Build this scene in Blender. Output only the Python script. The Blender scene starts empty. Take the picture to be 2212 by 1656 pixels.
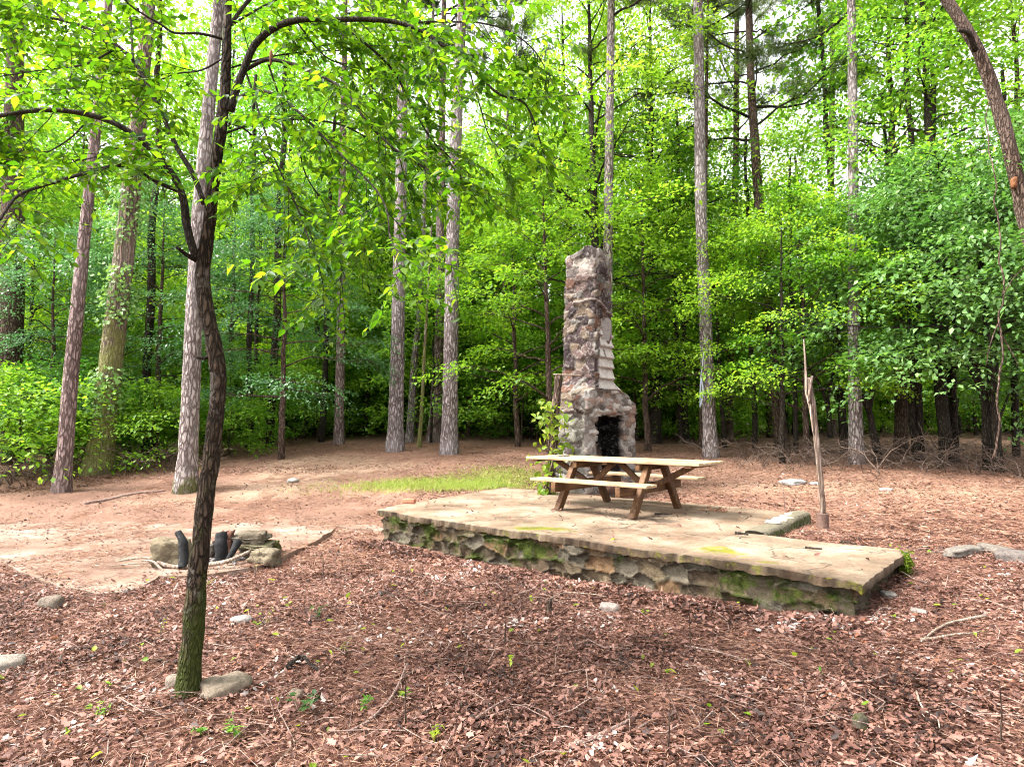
import bpy, bmesh, math, random
import numpy as np
from mathutils import Vector, Matrix

SC = bpy.context.scene
COL = SC.collection
R = math.radians
rng = np.random.default_rng(7)

# ------------------------------------------------------------------ camera model (pixels of a 2212 x 1656 picture)
FPX, CX, CY, CZ = 1300.0, 1106.0, 828.0, 1.25
PITCH = math.atan(92 / 1300)
_c, _s = math.cos(PITCH), math.sin(PITCH)
def ray(px, py):
    dx, dz = (px - CX) / FPX, (CY - py) / FPX
    return np.array([dx, _c - _s * dz, _s + _c * dz])
def on_z(px, py, z):
    d = ray(px, py); t = (z - CZ) / d[2]
    return np.array([0, 0, CZ]) + d * t
def at_y(px, py, y):
    d = ray(px, py)
    return np.array([0, 0, CZ]) + d * (y / d[1])
def on_ground(px, py):
    d = ray(px, py); lo = 1.0; hi = None
    for t in np.arange(1.5, 80, .25):
        p = d * t
        if CZ + p[2] <= gz(p[0], p[1]): hi = t; break
        lo = t
    if hi is None: hi = 80
    for _ in range(30):
        m = (lo + hi) / 2; p = d * m
        if CZ + p[2] <= gz(p[0], p[1]): hi = m
        else: lo = m
    p = np.array([0, 0, CZ]) + d * hi
    return np.array([p[0], p[1], float(gz(p[0], p[1]))])

# ------------------------------------------------------------------ noise
def _hash(ix, iy, iz, seed):
    n = (ix.astype(np.int64) * 374761393 + iy.astype(np.int64) * 668265263 + iz.astype(np.int64) * 2147483647 + seed * 1274126177) & 0xffffffff
    n = ((n ^ (n >> 13)) * 1274126177) & 0xffffffff
    n = (n ^ (n >> 16)) & 0xffffffff
    return n / 4294967295.0
def vnoise(p, scale=1.0, seed=0, octaves=1):
    p = np.asarray(p, float)
    out = np.zeros(p.shape[:-1]); amp, tot = 1.0, 0.0
    for o in range(octaves):
        q = p * scale * 2 ** o
        i = np.floor(q).astype(np.int64); f = q - i; f = f * f * (3 - 2 * f)
        acc = 0
        for a in (0, 1):
            for b in (0, 1):
                for c in (0, 1):
                    w = (f[..., 0] if a else 1 - f[..., 0]) * (f[..., 1] if b else 1 - f[..., 1]) * (f[..., 2] if c else 1 - f[..., 2])
                    acc = acc + w * _hash(i[..., 0] + a, i[..., 1] + b, i[..., 2] + c, seed + o * 17)
        out += acc * amp; tot += amp; amp *= .5
    return out / tot
def sstep(a, b, x):
    t = np.clip((x - a) / (b - a), 0, 1); return t * t * (3 - 2 * t)

# ------------------------------------------------------------------ ground height: thin plate through surveyed points
_CP = np.array([(0,0,-.30),(-4,0,-.33),(4,0,-.25),(0,3,-.35),(-3,3,-.36),(3,3,-.28),(3.2,4.5,-.27),(5,5,-.21),(7,6,-.12),(4.3,6.3,-.16),
 (3.4,7.5,-.09),(4.4,8.7,-.13),(0,6.3,-.37),(1.6,5.2,-.32),(-2.1,8.4,-.45),(-4,7,-.44),(-7,7,-.43),(-6,10,-.43),(-3.2,10.2,-.42),(-2.0,9.5,-.44),(-2.6,10.2,-.43),(-2.4,9.0,-.46),(-7.5,11,-.4),(-.6,11.6,-.05),(1,12.5,-.1),
 (3.5,11,-.08),(7,10,0),(-8,13.2,-.06),(0,14,.15),(5,14,.15),(12,14,.2),(-14,14,0),(20,18,.45),(-20,18,.4),(0,18,.5),(10,18,.45),(-10,18,.42),
 (0,22,.76),(-12,24,.8),(12,24,.75),(0,28,.95),(25,28,.9),(-25,28,.9),(0,45,1.05),(30,45,1.05),(-30,45,1.05),(0,70,1.1),(-50,60,1.1),(50,60,1.1),(-20,4,-.3),(20,4,-.1),(0,-12,-.3)], float)
def _tps(r2): return np.where(r2 > 1e-9, r2 * np.log(np.maximum(r2, 1e-9)), 0)
# foot of the platform wall, surveyed along its front
_fr, _fl = on_z(1868, 1258, 0), on_z(806, 1102, 0); _ud = (_fl - _fr)[:2] / np.hypot(*(_fl - _fr)[:2]); _vd = np.array([_ud[1], -_ud[0]]) * (-1)
_vd = _vd if _vd[1] > 0 else -_vd; _o = _fr[:2] - _vd * .1
def _foot(px, py):
    d = ray(px, py); t = _o.dot(_vd) / d[:2].dot(_vd); p = d * t; return (p[0], p[1], CZ + p[2] - .085)
_CP = np.vstack([_CP[:10], _CP[13:14] * 0 + _foot(1850, 1326), [_foot(*q) for q in ((840, 1168), (1000, 1200), (1215, 1238), (1460, 1275), (1700, 1318))], _CP[10:13], _CP[15:]])
_CP = np.array([p for p in _CP if not (p[0] == 3.2 and p[1] == 4.5)])
_n = len(_CP); _A = np.zeros((_n + 3, _n + 3)); _d2 = ((_CP[:, None, :2] - _CP[None, :, :2]) ** 2).sum(-1)
_A[:_n, :_n] = _tps(_d2) + np.eye(_n) * .02; _A[:_n, _n] = 1; _A[:_n, _n + 1:] = _CP[:, :2]; _A[_n:, :_n] = _A[:_n, _n:].T
_W = np.linalg.solve(_A, np.concatenate([_CP[:, 2], [0, 0, 0]]))
def gz(x, y):
    x = np.asarray(x, float); y = np.asarray(y, float); sh = np.broadcast(x, y).shape
    X = np.broadcast_to(x, sh).ravel(); Y = np.broadcast_to(y, sh).ravel()
    cx = np.clip(X, -55, 55); cy = np.clip(Y, -14, 72); out = np.empty(len(cx))
    for i in range(0, len(cx), 20000):
        a = cx[i:i + 20000]; b = cy[i:i + 20000]
        r2 = (a[:, None] - _CP[None, :, 0]) ** 2 + (b[:, None] - _CP[None, :, 1]) ** 2
        out[i:i + 20000] = _tps(r2) @ _W[:_n] + _W[_n] + _W[_n + 1] * a + _W[_n + 2] * b
    return out.reshape(sh) if sh else float(out[0])

# ------------------------------------------------------------------ mesh builder
class MB:
    def __init__(s): s.v = []; s.f = []; s.r = []; s.c = []; s.m = []; s.n = 0
    def add(s, V, F, rnd=None, col=None, mat=0):
        V = np.asarray(V, float).reshape(-1, 3)
        for G in (F if isinstance(F, list) else [F]):
            G = np.asarray(G, np.int64)
            if len(G): s.f.append(G + s.n); s.m.append(mat)
        s.v.append(V)
        s.r.append(np.broadcast_to(np.asarray(.5 if rnd is None else rnd, float), (len(V),)))
        s.c.append(np.broadcast_to(np.asarray((1, 1, 1, 1) if col is None else col, float), (len(V), 4)))
        s.n += len(V)
    def build(s, name, mats, parent=None, smooth=True, base=None):
        V = np.concatenate(s.v)
        if base is not None: V = V - np.asarray(base)
        elif parent is not None: V = V - np.asarray(parent.location)
        me = bpy.data.meshes.new(name)
        me.vertices.add(len(V)); me.vertices.foreach_set('co', V.astype(np.float32).ravel())
        nl = sum(f.size for f in s.f); npoly = sum(len(f) for f in s.f)
        me.loops.add(nl); me.polygons.add(npoly)
        me.loops.foreach_set('vertex_index', np.concatenate([f.ravel() for f in s.f]).astype(np.int32))
        tot = np.concatenate([np.full(len(f), f.shape[1]) for f in s.f])
        st = np.concatenate([[0], np.cumsum(tot)[:-1]])
        me.polygons.foreach_set('loop_start', st.astype(np.int32))
        me.polygons.foreach_set('material_index', np.concatenate([np.full(len(f), m) for f, m in zip(s.f, s.m)]).astype(np.int32))
        if smooth: me.polygons.foreach_set('use_smooth', np.ones(npoly, bool))
        a = me.attributes.new('rnd', 'FLOAT', 'POINT'); a.data.foreach_set('value', np.concatenate(s.r).astype(np.float32))
        a = me.attributes.new('tint', 'FLOAT_COLOR', 'POINT'); a.data.foreach_set('color', np.concatenate(s.c).astype(np.float32).ravel())
        me.update(); me.validate()
        for m in (mats if isinstance(mats, (list, tuple)) else [mats]): me.materials.append(m)
        o = bpy.data.objects.new(name, me); COL.objects.link(o)
        if parent is not None: o.parent = parent
        elif base is not None: o.location = base
        return o

def tag(o, label=None, cat=None, group=None, kind=None):
    if label: o['label'] = label
    if cat: o['category'] = cat
    if group: o['group'] = group
    if kind: o['kind'] = kind
    return o
def thing(name, label, cat, loc=(0, 0, 0), rz=0, group=None):
    o = bpy.data.objects.new(name, None); COL.objects.link(o); o.empty_display_size = .2
    o.location = loc; o.rotation_euler = (0, 0, rz)
    return tag(o, label, cat, group)
def dup(root, loc, rz=0, sc=1.0, label=None, group=None, cat=None):
    r = root.copy(); COL.objects.link(r); r.location = loc; r.rotation_euler = (0, 0, rz)
    r.scale = (sc, sc, sc) if np.isscalar(sc) else sc
    tag(r, label, cat, group)
    for ch in list(root.children):
        c = ch.copy(); COL.objects.link(c); c.parent = r
    return r

def nrmz(a): return a / np.maximum(np.linalg.norm(a, axis=-1, keepdims=True), 1e-9)
def tube(pts, rad, sides=8, rough=0.0, seed=0, caps=True, rscale=6.0):
    P = np.asarray(pts, float); n = len(P); rad = np.broadcast_to(np.asarray(rad, float), (n,))
    T = nrmz(np.gradient(P, axis=0))
    a = np.array([1., 0, 0]) if abs(T[0][0]) < .8 else np.array([0, 1., 0])
    U = np.empty_like(P); u = nrmz(a - T[0] * a.dot(T[0]))
    for i in range(n):
        u = nrmz(u - T[i] * u.dot(T[i])); U[i] = u
    Vv = np.cross(T, U)
    th = np.linspace(0, 2 * np.pi, sides, endpoint=False)
    ring = U[:, None] * np.cos(th)[None, :, None] + Vv[:, None] * np.sin(th)[None, :, None]
    V = P[:, None] + ring * rad[:, None, None]
    if rough:
        k = vnoise(V, rscale, seed, 2) - .5
        V = V + ring * (k * rough)[..., None] * rad[:, None, None]
    V = V.reshape(-1, 3)
    i = np.arange(n - 1)[:, None] * sides; j = np.arange(sides)[None]; jn = (j + 1) % sides
    F = np.stack([i + j, i + jn, i + sides + jn, i + sides + j], -1).reshape(-1, 4)
    if not caps: return V, [F]
    V = np.vstack([V, P[0], P[-1]]); b = n * sides; j = np.arange(sides); jn = (j + 1) % sides
    C1 = np.stack([np.full(sides, b), jn, j], -1); C2 = np.stack([np.full(sides, b + 1), (n - 1) * sides + j, (n - 1) * sides + jn], -1)
    return V, [F, np.vstack([C1, C2])]
def smooth_path(pts, n):
    P = np.asarray(pts, float)
    d = np.concatenate([[0], np.cumsum(np.linalg.norm(np.diff(P, axis=0), axis=1))])
    t = np.linspace(0, d[-1], n)
    m = np.gradient(P, d, axis=0) if len(P) > 2 else np.repeat((P[1:] - P[:1]) / d[-1], 2, 0)
    k = np.clip(np.searchsorted(d, t, 'right') - 1, 0, len(P) - 2)
    h = (d[k + 1] - d[k])[:, None]; s = ((t - d[k])[:, None]) / h
    return (2 * s ** 3 - 3 * s ** 2 + 1) * P[k] + (s ** 3 - 2 * s ** 2 + s) * h * m[k] + (-2 * s ** 3 + 3 * s ** 2) * P[k + 1] + (s ** 3 - s ** 2) * h * m[k + 1]
def box(c, size, ax=None):
    c = np.asarray(c, float); s = np.asarray(size, float) / 2
    A = np.eye(3) if ax is None else np.asarray(ax, float)
    k = np.array([(x, y, z) for z in (-1, 1) for y in (-1, 1) for x in (-1, 1)], float) * s
    return c + k @ A, np.array([(0, 2, 3, 1), (4, 5, 7, 6), (0, 1, 5, 4), (2, 6, 7, 3), (0, 4, 6, 2), (1, 3, 7, 5)])
def bevel_obj(o, w=.006, seg=2):
    m = o.modifiers.new('edge', 'BEVEL'); m.width = w; m.segments = seg; m.limit_method = 'ANGLE'; m.angle_limit = R(40)
    return o
def rock(c, size, seed, ax=None, flat=.0, sub=3, blocky=.5):
    bm = bmesh.new(); bmesh.ops.create_icosphere(bm, subdivisions=sub, radius=1)
    V = np.array([v.co[:] for v in bm.verts]); F = np.array([[v.index for v in f.verts] for f in bm.faces]); bm.free()
    m = np.abs(V).max(1, keepdims=True); cube = V / m
    V = V * (1 - blocky) + cube * blocky
    k = vnoise(V + seed * 3.7, 1.3, seed, 3) - .5
    V = V * (1 + .55 * k[:, None]) + (np.stack([vnoise(V + 9 + i, 5, seed + i, 2) for i in range(3)], -1) - .5) * .17
    V = V * np.asarray(size) / 2
    if ax is not None: V = V @ np.asarray(ax)
    return V + np.asarray(c), F
def rotz(a):
    c, s = math.cos(a), math.sin(a); return np.array([[c, s, 0], [-s, c, 0], [0, 0, 1.]])

# ------------------------------------------------------------------ leaves, all of one mesh at once
def leaf_batch(P, D, N, L, Wd, kind='oval', curl=None, fold=.18, r=None):
    """P base, D axis, N up-normal, L length, Wd width (arrays) -> V, F, n verts each"""
    n = len(P); D = nrmz(D); S = nrmz(np.cross(D, N)); N = np.cross(S, D)
    if kind == 'oval':
        T = np.array([(0, 0, 0), (.28, .46, 1), (.66, .36, 1), (1, 0, 0), (.66, -.36, 1), (.28, -.46, 1)])
        F = np.array([(0, 1, 2, 3), (0, 3, 4, 5)])
    elif kind == 'fine':
        T = np.array([(0, 0, 0), (.16, .33, .8), (.38, .5, 1), (.62, .42, 1), (.82, .2, .6), (1.06, 0, 0), (.82, -.2, .6), (.62, -.42, 1), (.38, -.5, 1), (.16, -.33, .8), (.38, 0, 0), (.66, 0, 0)])
        F = [np.array([(0, 1, 2, 10), (10, 2, 3, 11), (11, 3, 4, 5), (0, 10, 8, 9), (10, 11, 7, 8), (11, 5, 6, 7)])]
    elif kind == 'rhomb':
        T = np.array([(0, 0, 0), (.42, .5, 1), (1, 0, 0), (.42, -.5, 1)])
        F = np.array([(0, 1, 2), (0, 2, 3)])
    elif kind == 'lobed':
        T = np.array([(0, 0, 0), (.12, .22, .5), (.34, .5, 1), (.42, .24, .6), (.62, .48, 1.2), (.72, .2, .6), (1, .0, 0), (.72, -.22, .6), (.6, -.5, 1.1), (.42, -.22, .6), (.3, -.46, 1), (.12, -.2, .5), (.4, 0, 0), (.7, 0, 0)])
        F = [np.array([(0, 1, 3, 12), (12, 3, 5, 13), (0, 12, 9, 11), (12, 13, 7, 9)]), np.array([(1, 2, 3), (3, 4, 5), (13, 5, 6), (13, 6, 7), (7, 8, 9), (9, 10, 11)])]
    elif kind == 'needle':
        T = np.array([(0, .5, 0), (0, -.5, 0), (1, 0, 0)]); F = np.array([(0, 1, 2)])
    k = len(T)
    x = T[:, 0][None] * L[:, None]; y = T[:, 1][None] * Wd[:, None]
    fo = np.broadcast_to(np.asarray(fold, float).reshape(-1), (n,))
    z = T[:, 2][None] * (fo * Wd)[:, None]
    if curl is not None: z = z - (T[:, 0][None] ** 2) * (curl * L)[:, None]
    V = P[:, None] + D[:, None] * x[..., None] + S[:, None] * y[..., None] + N[:, None] * z[..., None]
    off = (np.arange(n) * k)[:, None, None]
    F = F if isinstance(F, list) else [F]
    return V.reshape(-1, 3), [(f[None] + off).reshape(-1, f.shape[1]) for f in F], k
def add_leaves(mb, P, D, N, L, Wd, kind='oval', rnd=None, mat=0, **kw):
    V, F, k = leaf_batch(P, D, N, L, Wd, kind, **kw)
    r = rng.random(len(P)) if rnd is None else rnd
    mb.add(V, F, np.repeat(r, k), mat=mat)
# ------------------------------------------------------------------ materials
def new_mat(name):
    m = bpy.data.materials.new(name); m.use_nodes = True; nt = m.node_tree; nt.nodes.clear()
    out = nt.nodes.new('ShaderNodeOutputMaterial')
    return m, nt, out
def N_(nt, t, **kw):
    n = nt.nodes.new('ShaderNode' + t)
    for k, v in kw.items():
        if hasattr(n, k): setattr(n, k, v)
        else: n.inputs[k.replace('_', ' ')].default_value = v
    return n
def ramp(nt, stops, fac=None, interp='LINEAR'):
    n = nt.nodes.new('ShaderNodeValToRGB'); cr = n.color_ramp; cr.interpolation = interp
    while len(cr.elements) < len(stops): cr.elements.new(.5)
    for e, (p, c) in zip(cr.elements, stops): e.position = p; e.color = (*c, 1) if len(c) == 3 else c
    if fac is not None: nt.links.new(fac, n.inputs[0])
    return n
def mixc(nt, a, b, fac, mode='MIX'):
    n = nt.nodes.new('ShaderNodeMix'); n.data_type = 'RGBA'; n.blend_type = mode
    for s, v in ((n.inputs[0], fac), (n.inputs[6], a), (n.inputs[7], b)):
        if isinstance(v, (int, float)): s.default_value = v
        elif isinstance(v, tuple): s.default_value = (*v, 1) if len(v) == 3 else v
        else: nt.links.new(v, s)
    return n.outputs[2]
def noise(nt, scale, detail=4, rough=.6, vec=None, out='Fac'):
    n = nt.nodes.new('ShaderNodeTexNoise'); n.inputs['Scale'].default_value = scale; n.inputs['Detail'].default_value = detail; n.inputs['Roughness'].default_value = rough
    if vec is not None: nt.links.new(vec, n.inputs['Vector'])
    return n.outputs[out]
def coords(nt, scale=(1, 1, 1), out='Object'):
    tc = nt.nodes.new('ShaderNodeTexCoord'); mp = nt.nodes.new('ShaderNodeMapping'); mp.inputs['Scale'].default_value = scale
    nt.links.new(tc.outputs[out], mp.inputs['Vector']); return mp.outputs[0]
def attr(nt, name, out='Fac'):
    n = nt.nodes.new('ShaderNodeAttribute'); n.attribute_name = name; return n.outputs[out]
def mth(nt, op, a, b=None, clamp=False):
    n = nt.nodes.new('ShaderNodeMath'); n.operation = op; n.use_clamp = clamp
    for s, v in zip(n.inputs, (a, b)):
        if v is None: continue
        if isinstance(v, (int, float)): s.default_value = v
        else: nt.links.new(v, s)
    return n.outputs[0]
def finish(nt, out, color, rough=.8, bump=None, bstr=.4, bdist=.02, spec=.3):
    b = nt.nodes.new('ShaderNodeBsdfPrincipled'); b.inputs['Roughness'].default_value = rough; b.inputs['Specular IOR Level'].default_value = spec
    if isinstance(color, tuple): b.inputs['Base Color'].default_value = (*color, 1)
    else: nt.links.new(color, b.inputs['Base Color'])
    if bump is not None:
        n = nt.nodes.new('ShaderNodeBump'); n.inputs['Strength'].default_value = bstr; n.inputs['Distance'].default_value = bdist
        nt.links.new(bump, n.inputs['Height']); nt.links.new(n.outputs[0], b.inputs['Normal'])
    nt.links.new(b.outputs[0], out.inputs['Surface']); return b

def leaf_mat(name, cols, trans, tmix=.42, rough=.5, spec=.35, hue=.04):
    """cols: ramp over a per-leaf random number; trans: ramp of the light that passes through"""
    m, nt, out = new_mat(name)
    r = attr(nt, 'rnd'); oi = nt.nodes.new('ShaderNodeObjectInfo')
    c1 = ramp(nt, cols, r).outputs[0]; c2 = ramp(nt, trans, r).outputs[0]
    hs = []
    hv = mth(nt, 'SUBTRACT', .502, mth(nt, 'MULTIPLY', oi.outputs['Random'], hue))
    vv = mth(nt, 'ADD', mth(nt, 'MULTIPLY', oi.outputs['Random'], .5), .75)
    for c in (c1, c2):
        h = nt.nodes.new('ShaderNodeHueSaturation'); nt.links.new(c, h.inputs['Color']); nt.links.new(hv, h.inputs['Hue']); nt.links.new(vv, h.inputs['Value']); hs.append(h.outputs[0])
    b = nt.nodes.new('ShaderNodeBsdfPrincipled'); b.inputs['Roughness'].default_value = rough; b.inputs['Specular IOR Level'].default_value = spec
    nt.links.new(hs[0], b.inputs['Base Color'])
    t = nt.nodes.new('ShaderNodeBsdfTranslucent'); nt.links.new(hs[1], t.inputs['Color'])
    mx = nt.nodes.new('ShaderNodeMixShader'); mx.inputs[0].default_value = tmix
    nt.links.new(b.outputs[0], mx.inputs[1]); nt.links.new(t.outputs[0], mx.inputs[2]); nt.links.new(mx.outputs[0], out.inputs['Surface'])
    return m
G = lambda *a: [(p, c) for p, c in a]
M = {}
M['leaf_bright'] = leaf_mat('leaf bright green', G((0, (.065, .19, .014)), (.6, (.13, .29, .02)), (1, (.18, .34, .035))), G((0, (.15, .44, .02)), (1, (.34, .60, .03))), .5, hue=.03)
M['leaf_mid'] = leaf_mat('leaf mid green', G((0, (.05, .17, .016)), (.6, (.1, .25, .024)), (1, (.17, .31, .035))), G((0, (.15, .47, .025)), (1, (.33, .63, .04))), .52)
M['leaf_deep'] = leaf_mat('leaf deep green', G((0, (.045, .15, .02)), (.6, (.08, .22, .026)), (1, (.14, .28, .035))), G((0, (.13, .43, .03)), (1, (.27, .6, .045))), .52)
M['leaf_dark'] = leaf_mat('dark leaf', G((0, (.02, .06, .012)), (1, (.06, .13, .025))), G((0, (.03, .12, .012)), (1, (.09, .22, .02))), .4)
M['leaf_pale'] = leaf_mat('leaf pale green', G((0, (.075, .17, .04)), (.6, (.13, .26, .075)), (1, (.2, .33, .11))), G((0, (.1, .3, .03)), (1, (.24, .48, .07))), .36, rough=.45, spec=.4, hue=.02)
M['leaf_blue'] = leaf_mat('leaf grey green', G((0, (.055, .15, .05)), (1, (.14, .28, .11))), G((0, (.08, .27, .06)), (1, (.18, .42, .11))), .38, rough=.42, spec=.5, hue=.02)
M['leaf_yellow'] = leaf_mat('leaf yellow green', G((0, (.12, .22, .015)), (1, (.26, .32, .03))), G((0, (.3, .5, .02)), (1, (.55, .62, .04))), .45, hue=.02)
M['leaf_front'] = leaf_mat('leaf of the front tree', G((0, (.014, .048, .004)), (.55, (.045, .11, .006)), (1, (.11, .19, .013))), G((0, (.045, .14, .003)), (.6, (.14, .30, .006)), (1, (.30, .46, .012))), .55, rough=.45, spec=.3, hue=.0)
M['needle'] = leaf_mat('pine needle', G((0, (.05, .095, .02)), (.8, (.10, .155, .035)), (1, (.2, .17, .06))), G((0, (.08, .15, .03)), (1, (.16, .2, .05))), .25, hue=.02)
M['moss_fuzz'] = leaf_mat('moss tufts', G((0, (.03, .06, .006)), (1, (.10, .125, .012))), G((0, (.04, .08, .006)), (1, (.12, .16, .012))), .25, rough=.8, spec=.1, hue=0)
M['grass'] = leaf_mat('grass blade', G((0, (.12, .21, .02)), (.7, (.28, .33, .05)), (1, (.42, .38, .13))), G((0, (.2, .35, .03)), (1, (.45, .48, .1))), .35, hue=0)
M['litter'] = leaf_mat('dry fallen leaf', G((0, (.015, .006, .004)), (.2, (.05, .018, .012)), (.45, (.118, .05, .036)), (.68, (.205, .102, .078)), (.86, (.30, .168, .132)), (.94, (.22, .07, .03)), (.965, (.29, .235, .22)), (1, (.35, .29, .265))), G((0, (.1, .04, .02)), (1, (.4, .22, .14))), .12, rough=.6, spec=.3, hue=0)
M['needle_dry'] = leaf_mat('dry pine needle', G((0, (.07, .028, .018)), (.5, (.19, .088, .055)), (1, (.33, .195, .135))), G((0, (.3, .12, .06)), (1, (.5, .3, .2))), .1, hue=0)

def bark(name, dark, mid, light, sc=(9, 9, 2.4), bs=.9, moss=None, mossz=(0, 1), patch=None):
    m, nt, out = new_mat(name)
    v = coords(nt, sc)
    vo = nt.nodes.new('ShaderNodeTexVoronoi'); vo.feature = 'DISTANCE_TO_EDGE'; vo.inputs['Scale'].default_value = 1.6
    vd = nt.nodes.new('ShaderNodeVectorMath'); vd.operation = 'ADD'
    nz = nt.nodes.new('ShaderNodeTexNoise'); nz.inputs['Scale'].default_value = 1.5; nz.inputs['Detail'].default_value = 3; nt.links.new(v, nz.inputs['Vector'])
    nt.links.new(v, vd.inputs[0]); nt.links.new(nz.outputs['Color'], vd.inputs[1]); nt.links.new(vd.outputs[0], vo.inputs['Vector'])
    n2 = noise(nt, 2.5, 6, .7, v); big = noise(nt, .8, 3, .6, coords(nt, (1, 1, .6)))
    h = mth(nt, 'ADD', mth(nt, 'MINIMUM', mth(nt, 'MULTIPLY', vo.outputs['Distance'], 4.0), 1.0), mth(nt, 'MULTIPLY', n2, .8))
    c = ramp(nt, [(.25, dark), (.75, mid), (1.25 / 1.8, mid), (1, light)], mth(nt, 'DIVIDE', h, 1.8)).outputs[0]
    c = mixc(nt, c, light, mth(nt, 'MULTIPLY', ramp(nt, [(.45, (0, 0, 0)), (.7, (1, 1, 1))], big).outputs[0], .45))
    if patch: c = mixc(nt, c, patch, mth(nt, 'MULTIPLY', ramp(nt, [(.55, (0, 0, 0)), (.62, (1, 1, 1))], noise(nt, 6, 5, .7, coords(nt, (1, 1, .8)))).outputs[0], .7))
    if moss:
        tc = nt.nodes.new('ShaderNodeTexCoord'); sx = nt.nodes.new('ShaderNodeSeparateXYZ'); nt.links.new(tc.outputs['Object'], sx.inputs[0])
        zz = nt.nodes.new('ShaderNodeMapRange'); zz.inputs[1].default_value = mossz[0]; zz.inputs[2].default_value = mossz[1]; zz.inputs[3].default_value = 1; zz.inputs[4].default_value = 0
        nt.links.new(sx.outputs[2], zz.inputs[0])
        k = mth(nt, 'ADD', zz.outputs[0], mth(nt, 'MULTIPLY', mth(nt, 'SUBTRACT', noise(nt, 4, 5, .7, coords(nt, (1, 1, .5))), .5), 2.2))
        k = ramp(nt, [(.45, (0, 0, 0)), (.75, (1, 1, 1))], k).outputs[0]
        mcol = ramp(nt, [(.3, tuple(x * .6 for x in moss)), (.7, moss)], noise(nt, 60, 3)).outputs[0]
        c = mixc(nt, c, mcol, mth(nt, 'MULTIPLY', k, .85))
    finish(nt, out, c, .9, h, bs, .03, .15); return m
M['bark_pine'] = bark('pine bark', (.07, .05, .046), (.28, .235, .228), (.45, .40, .395))
M['bark_pink'] = bark('reddish pine bark', (.07, .045, .04), (.25, .18, .165), (.39, .31, .295))
M['bark_brown'] = bark('brown bark', (.03, .018, .012), (.115, .075, .055), (.2, .15, .125), (14, 14, 3))
M['bark_dark'] = bark('dark bark', (.012, .009, .007), (.05, .037, .028), (.11, .09, .072), (18, 18, 4))
M['bark_moss'] = bark('pine bark mossy at the foot', (.08, .06, .053), (.29, .245, .23), (.45, .41, .39), moss=(.11, .12, .025), mossz=(-.3, .7))
M['bark_vine'] = bark('vine grown bark', (.07, .05, .04), (.26, .2, .15), (.38, .33, .28), moss=(.2, .2, .06), mossz=(0, 9))
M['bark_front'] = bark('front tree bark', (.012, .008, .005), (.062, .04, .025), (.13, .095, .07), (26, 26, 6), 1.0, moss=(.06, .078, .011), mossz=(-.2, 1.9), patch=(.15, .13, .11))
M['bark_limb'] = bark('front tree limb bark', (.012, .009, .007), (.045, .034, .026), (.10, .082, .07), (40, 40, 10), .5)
M['dead_wood'] = bark('weathered dead wood', (.13, .09, .065), (.34, .26, .2), (.52, .45, .38), (30, 30, 2), .5)
M['brush'] = bark('dead brush', (.05, .032, .025), (.13, .09, .07), (.24, .18, .15), (30, 30, 5), .3)
M['twig'] = bark('dry twig', (.10, .06, .05), (.24, .165, .135), (.36, .28, .235), (30, 30, 5), .3)
M['pole_wood'] = bark('grey pole wood', (.06, .038, .027), (.175, .125, .095), (.34, .28, .24), (22, 22, 1.2), .5)

def stone_mat(name, mossy=False, nscale=14):
    m, nt, out = new_mat(name)
    c = attr(nt, 'tint', 'Color'); v = coords(nt)
    n1 = noise(nt, nscale, 8, .7, v); n2 = noise(nt, nscale * 4, 5, .7, v)
    c = mixc(nt, c, ramp(nt, [(.25, (.42, .42, .42)), (.5, (1, 1, 1)), (.8, (1.35, 1.3, 1.25))], n1).outputs[0], .85, 'MULTIPLY')
    c = mixc(nt, c, ramp(nt, [(.3, (.6, .6, .6)), (.7, (1.2, 1.2, 1.2))], n2).outputs[0], .7, 'MULTIPLY')
    lich = ramp(nt, [(.53, (0, 0, 0)), (.62, (1, 1, 1))], noise(nt, 9, 6, .75, coords(nt, (1, 1, 1.2)))).outputs[0]
    c = mixc(nt, c, (.33, .31, .28), mth(nt, 'MULTIPLY', lich, .04 if mossy else .38))
    if mossy:
        w = mth(nt, 'ADD', attr(nt, 'rnd'), mth(nt, 'MULTIPLY', mth(nt, 'SUBTRACT', noise(nt, 12, 6, .75, v), .5), 1.3))
        k = ramp(nt, [(.42, (0, 0, 0)), (.62, (1, 1, 1))], w).outputs[0]
        mc = ramp(nt, [(.3, (.014, .022, .004)), (.6, (.04, .052, .007)), (.8, (.12, .115, .012))], noise(nt, 7, 6, .7, coords(nt, (1, 1, 2)))).outputs[0]
        c = mixc(nt, c, mc, k)
    h = mth(nt, 'ADD', mth(nt, 'MULTIPLY', n1, 1.0), mth(nt, 'MULTIPLY', n2, .4))
    finish(nt, out, c, .92, h, .8, .03, .15); return m
M['stone'] = stone_mat('chimney stone')
M['stone_moss'] = stone_mat('mossy wall stone', True)
M['stone_loose'] = stone_mat('loose stone', True, 9)

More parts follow.
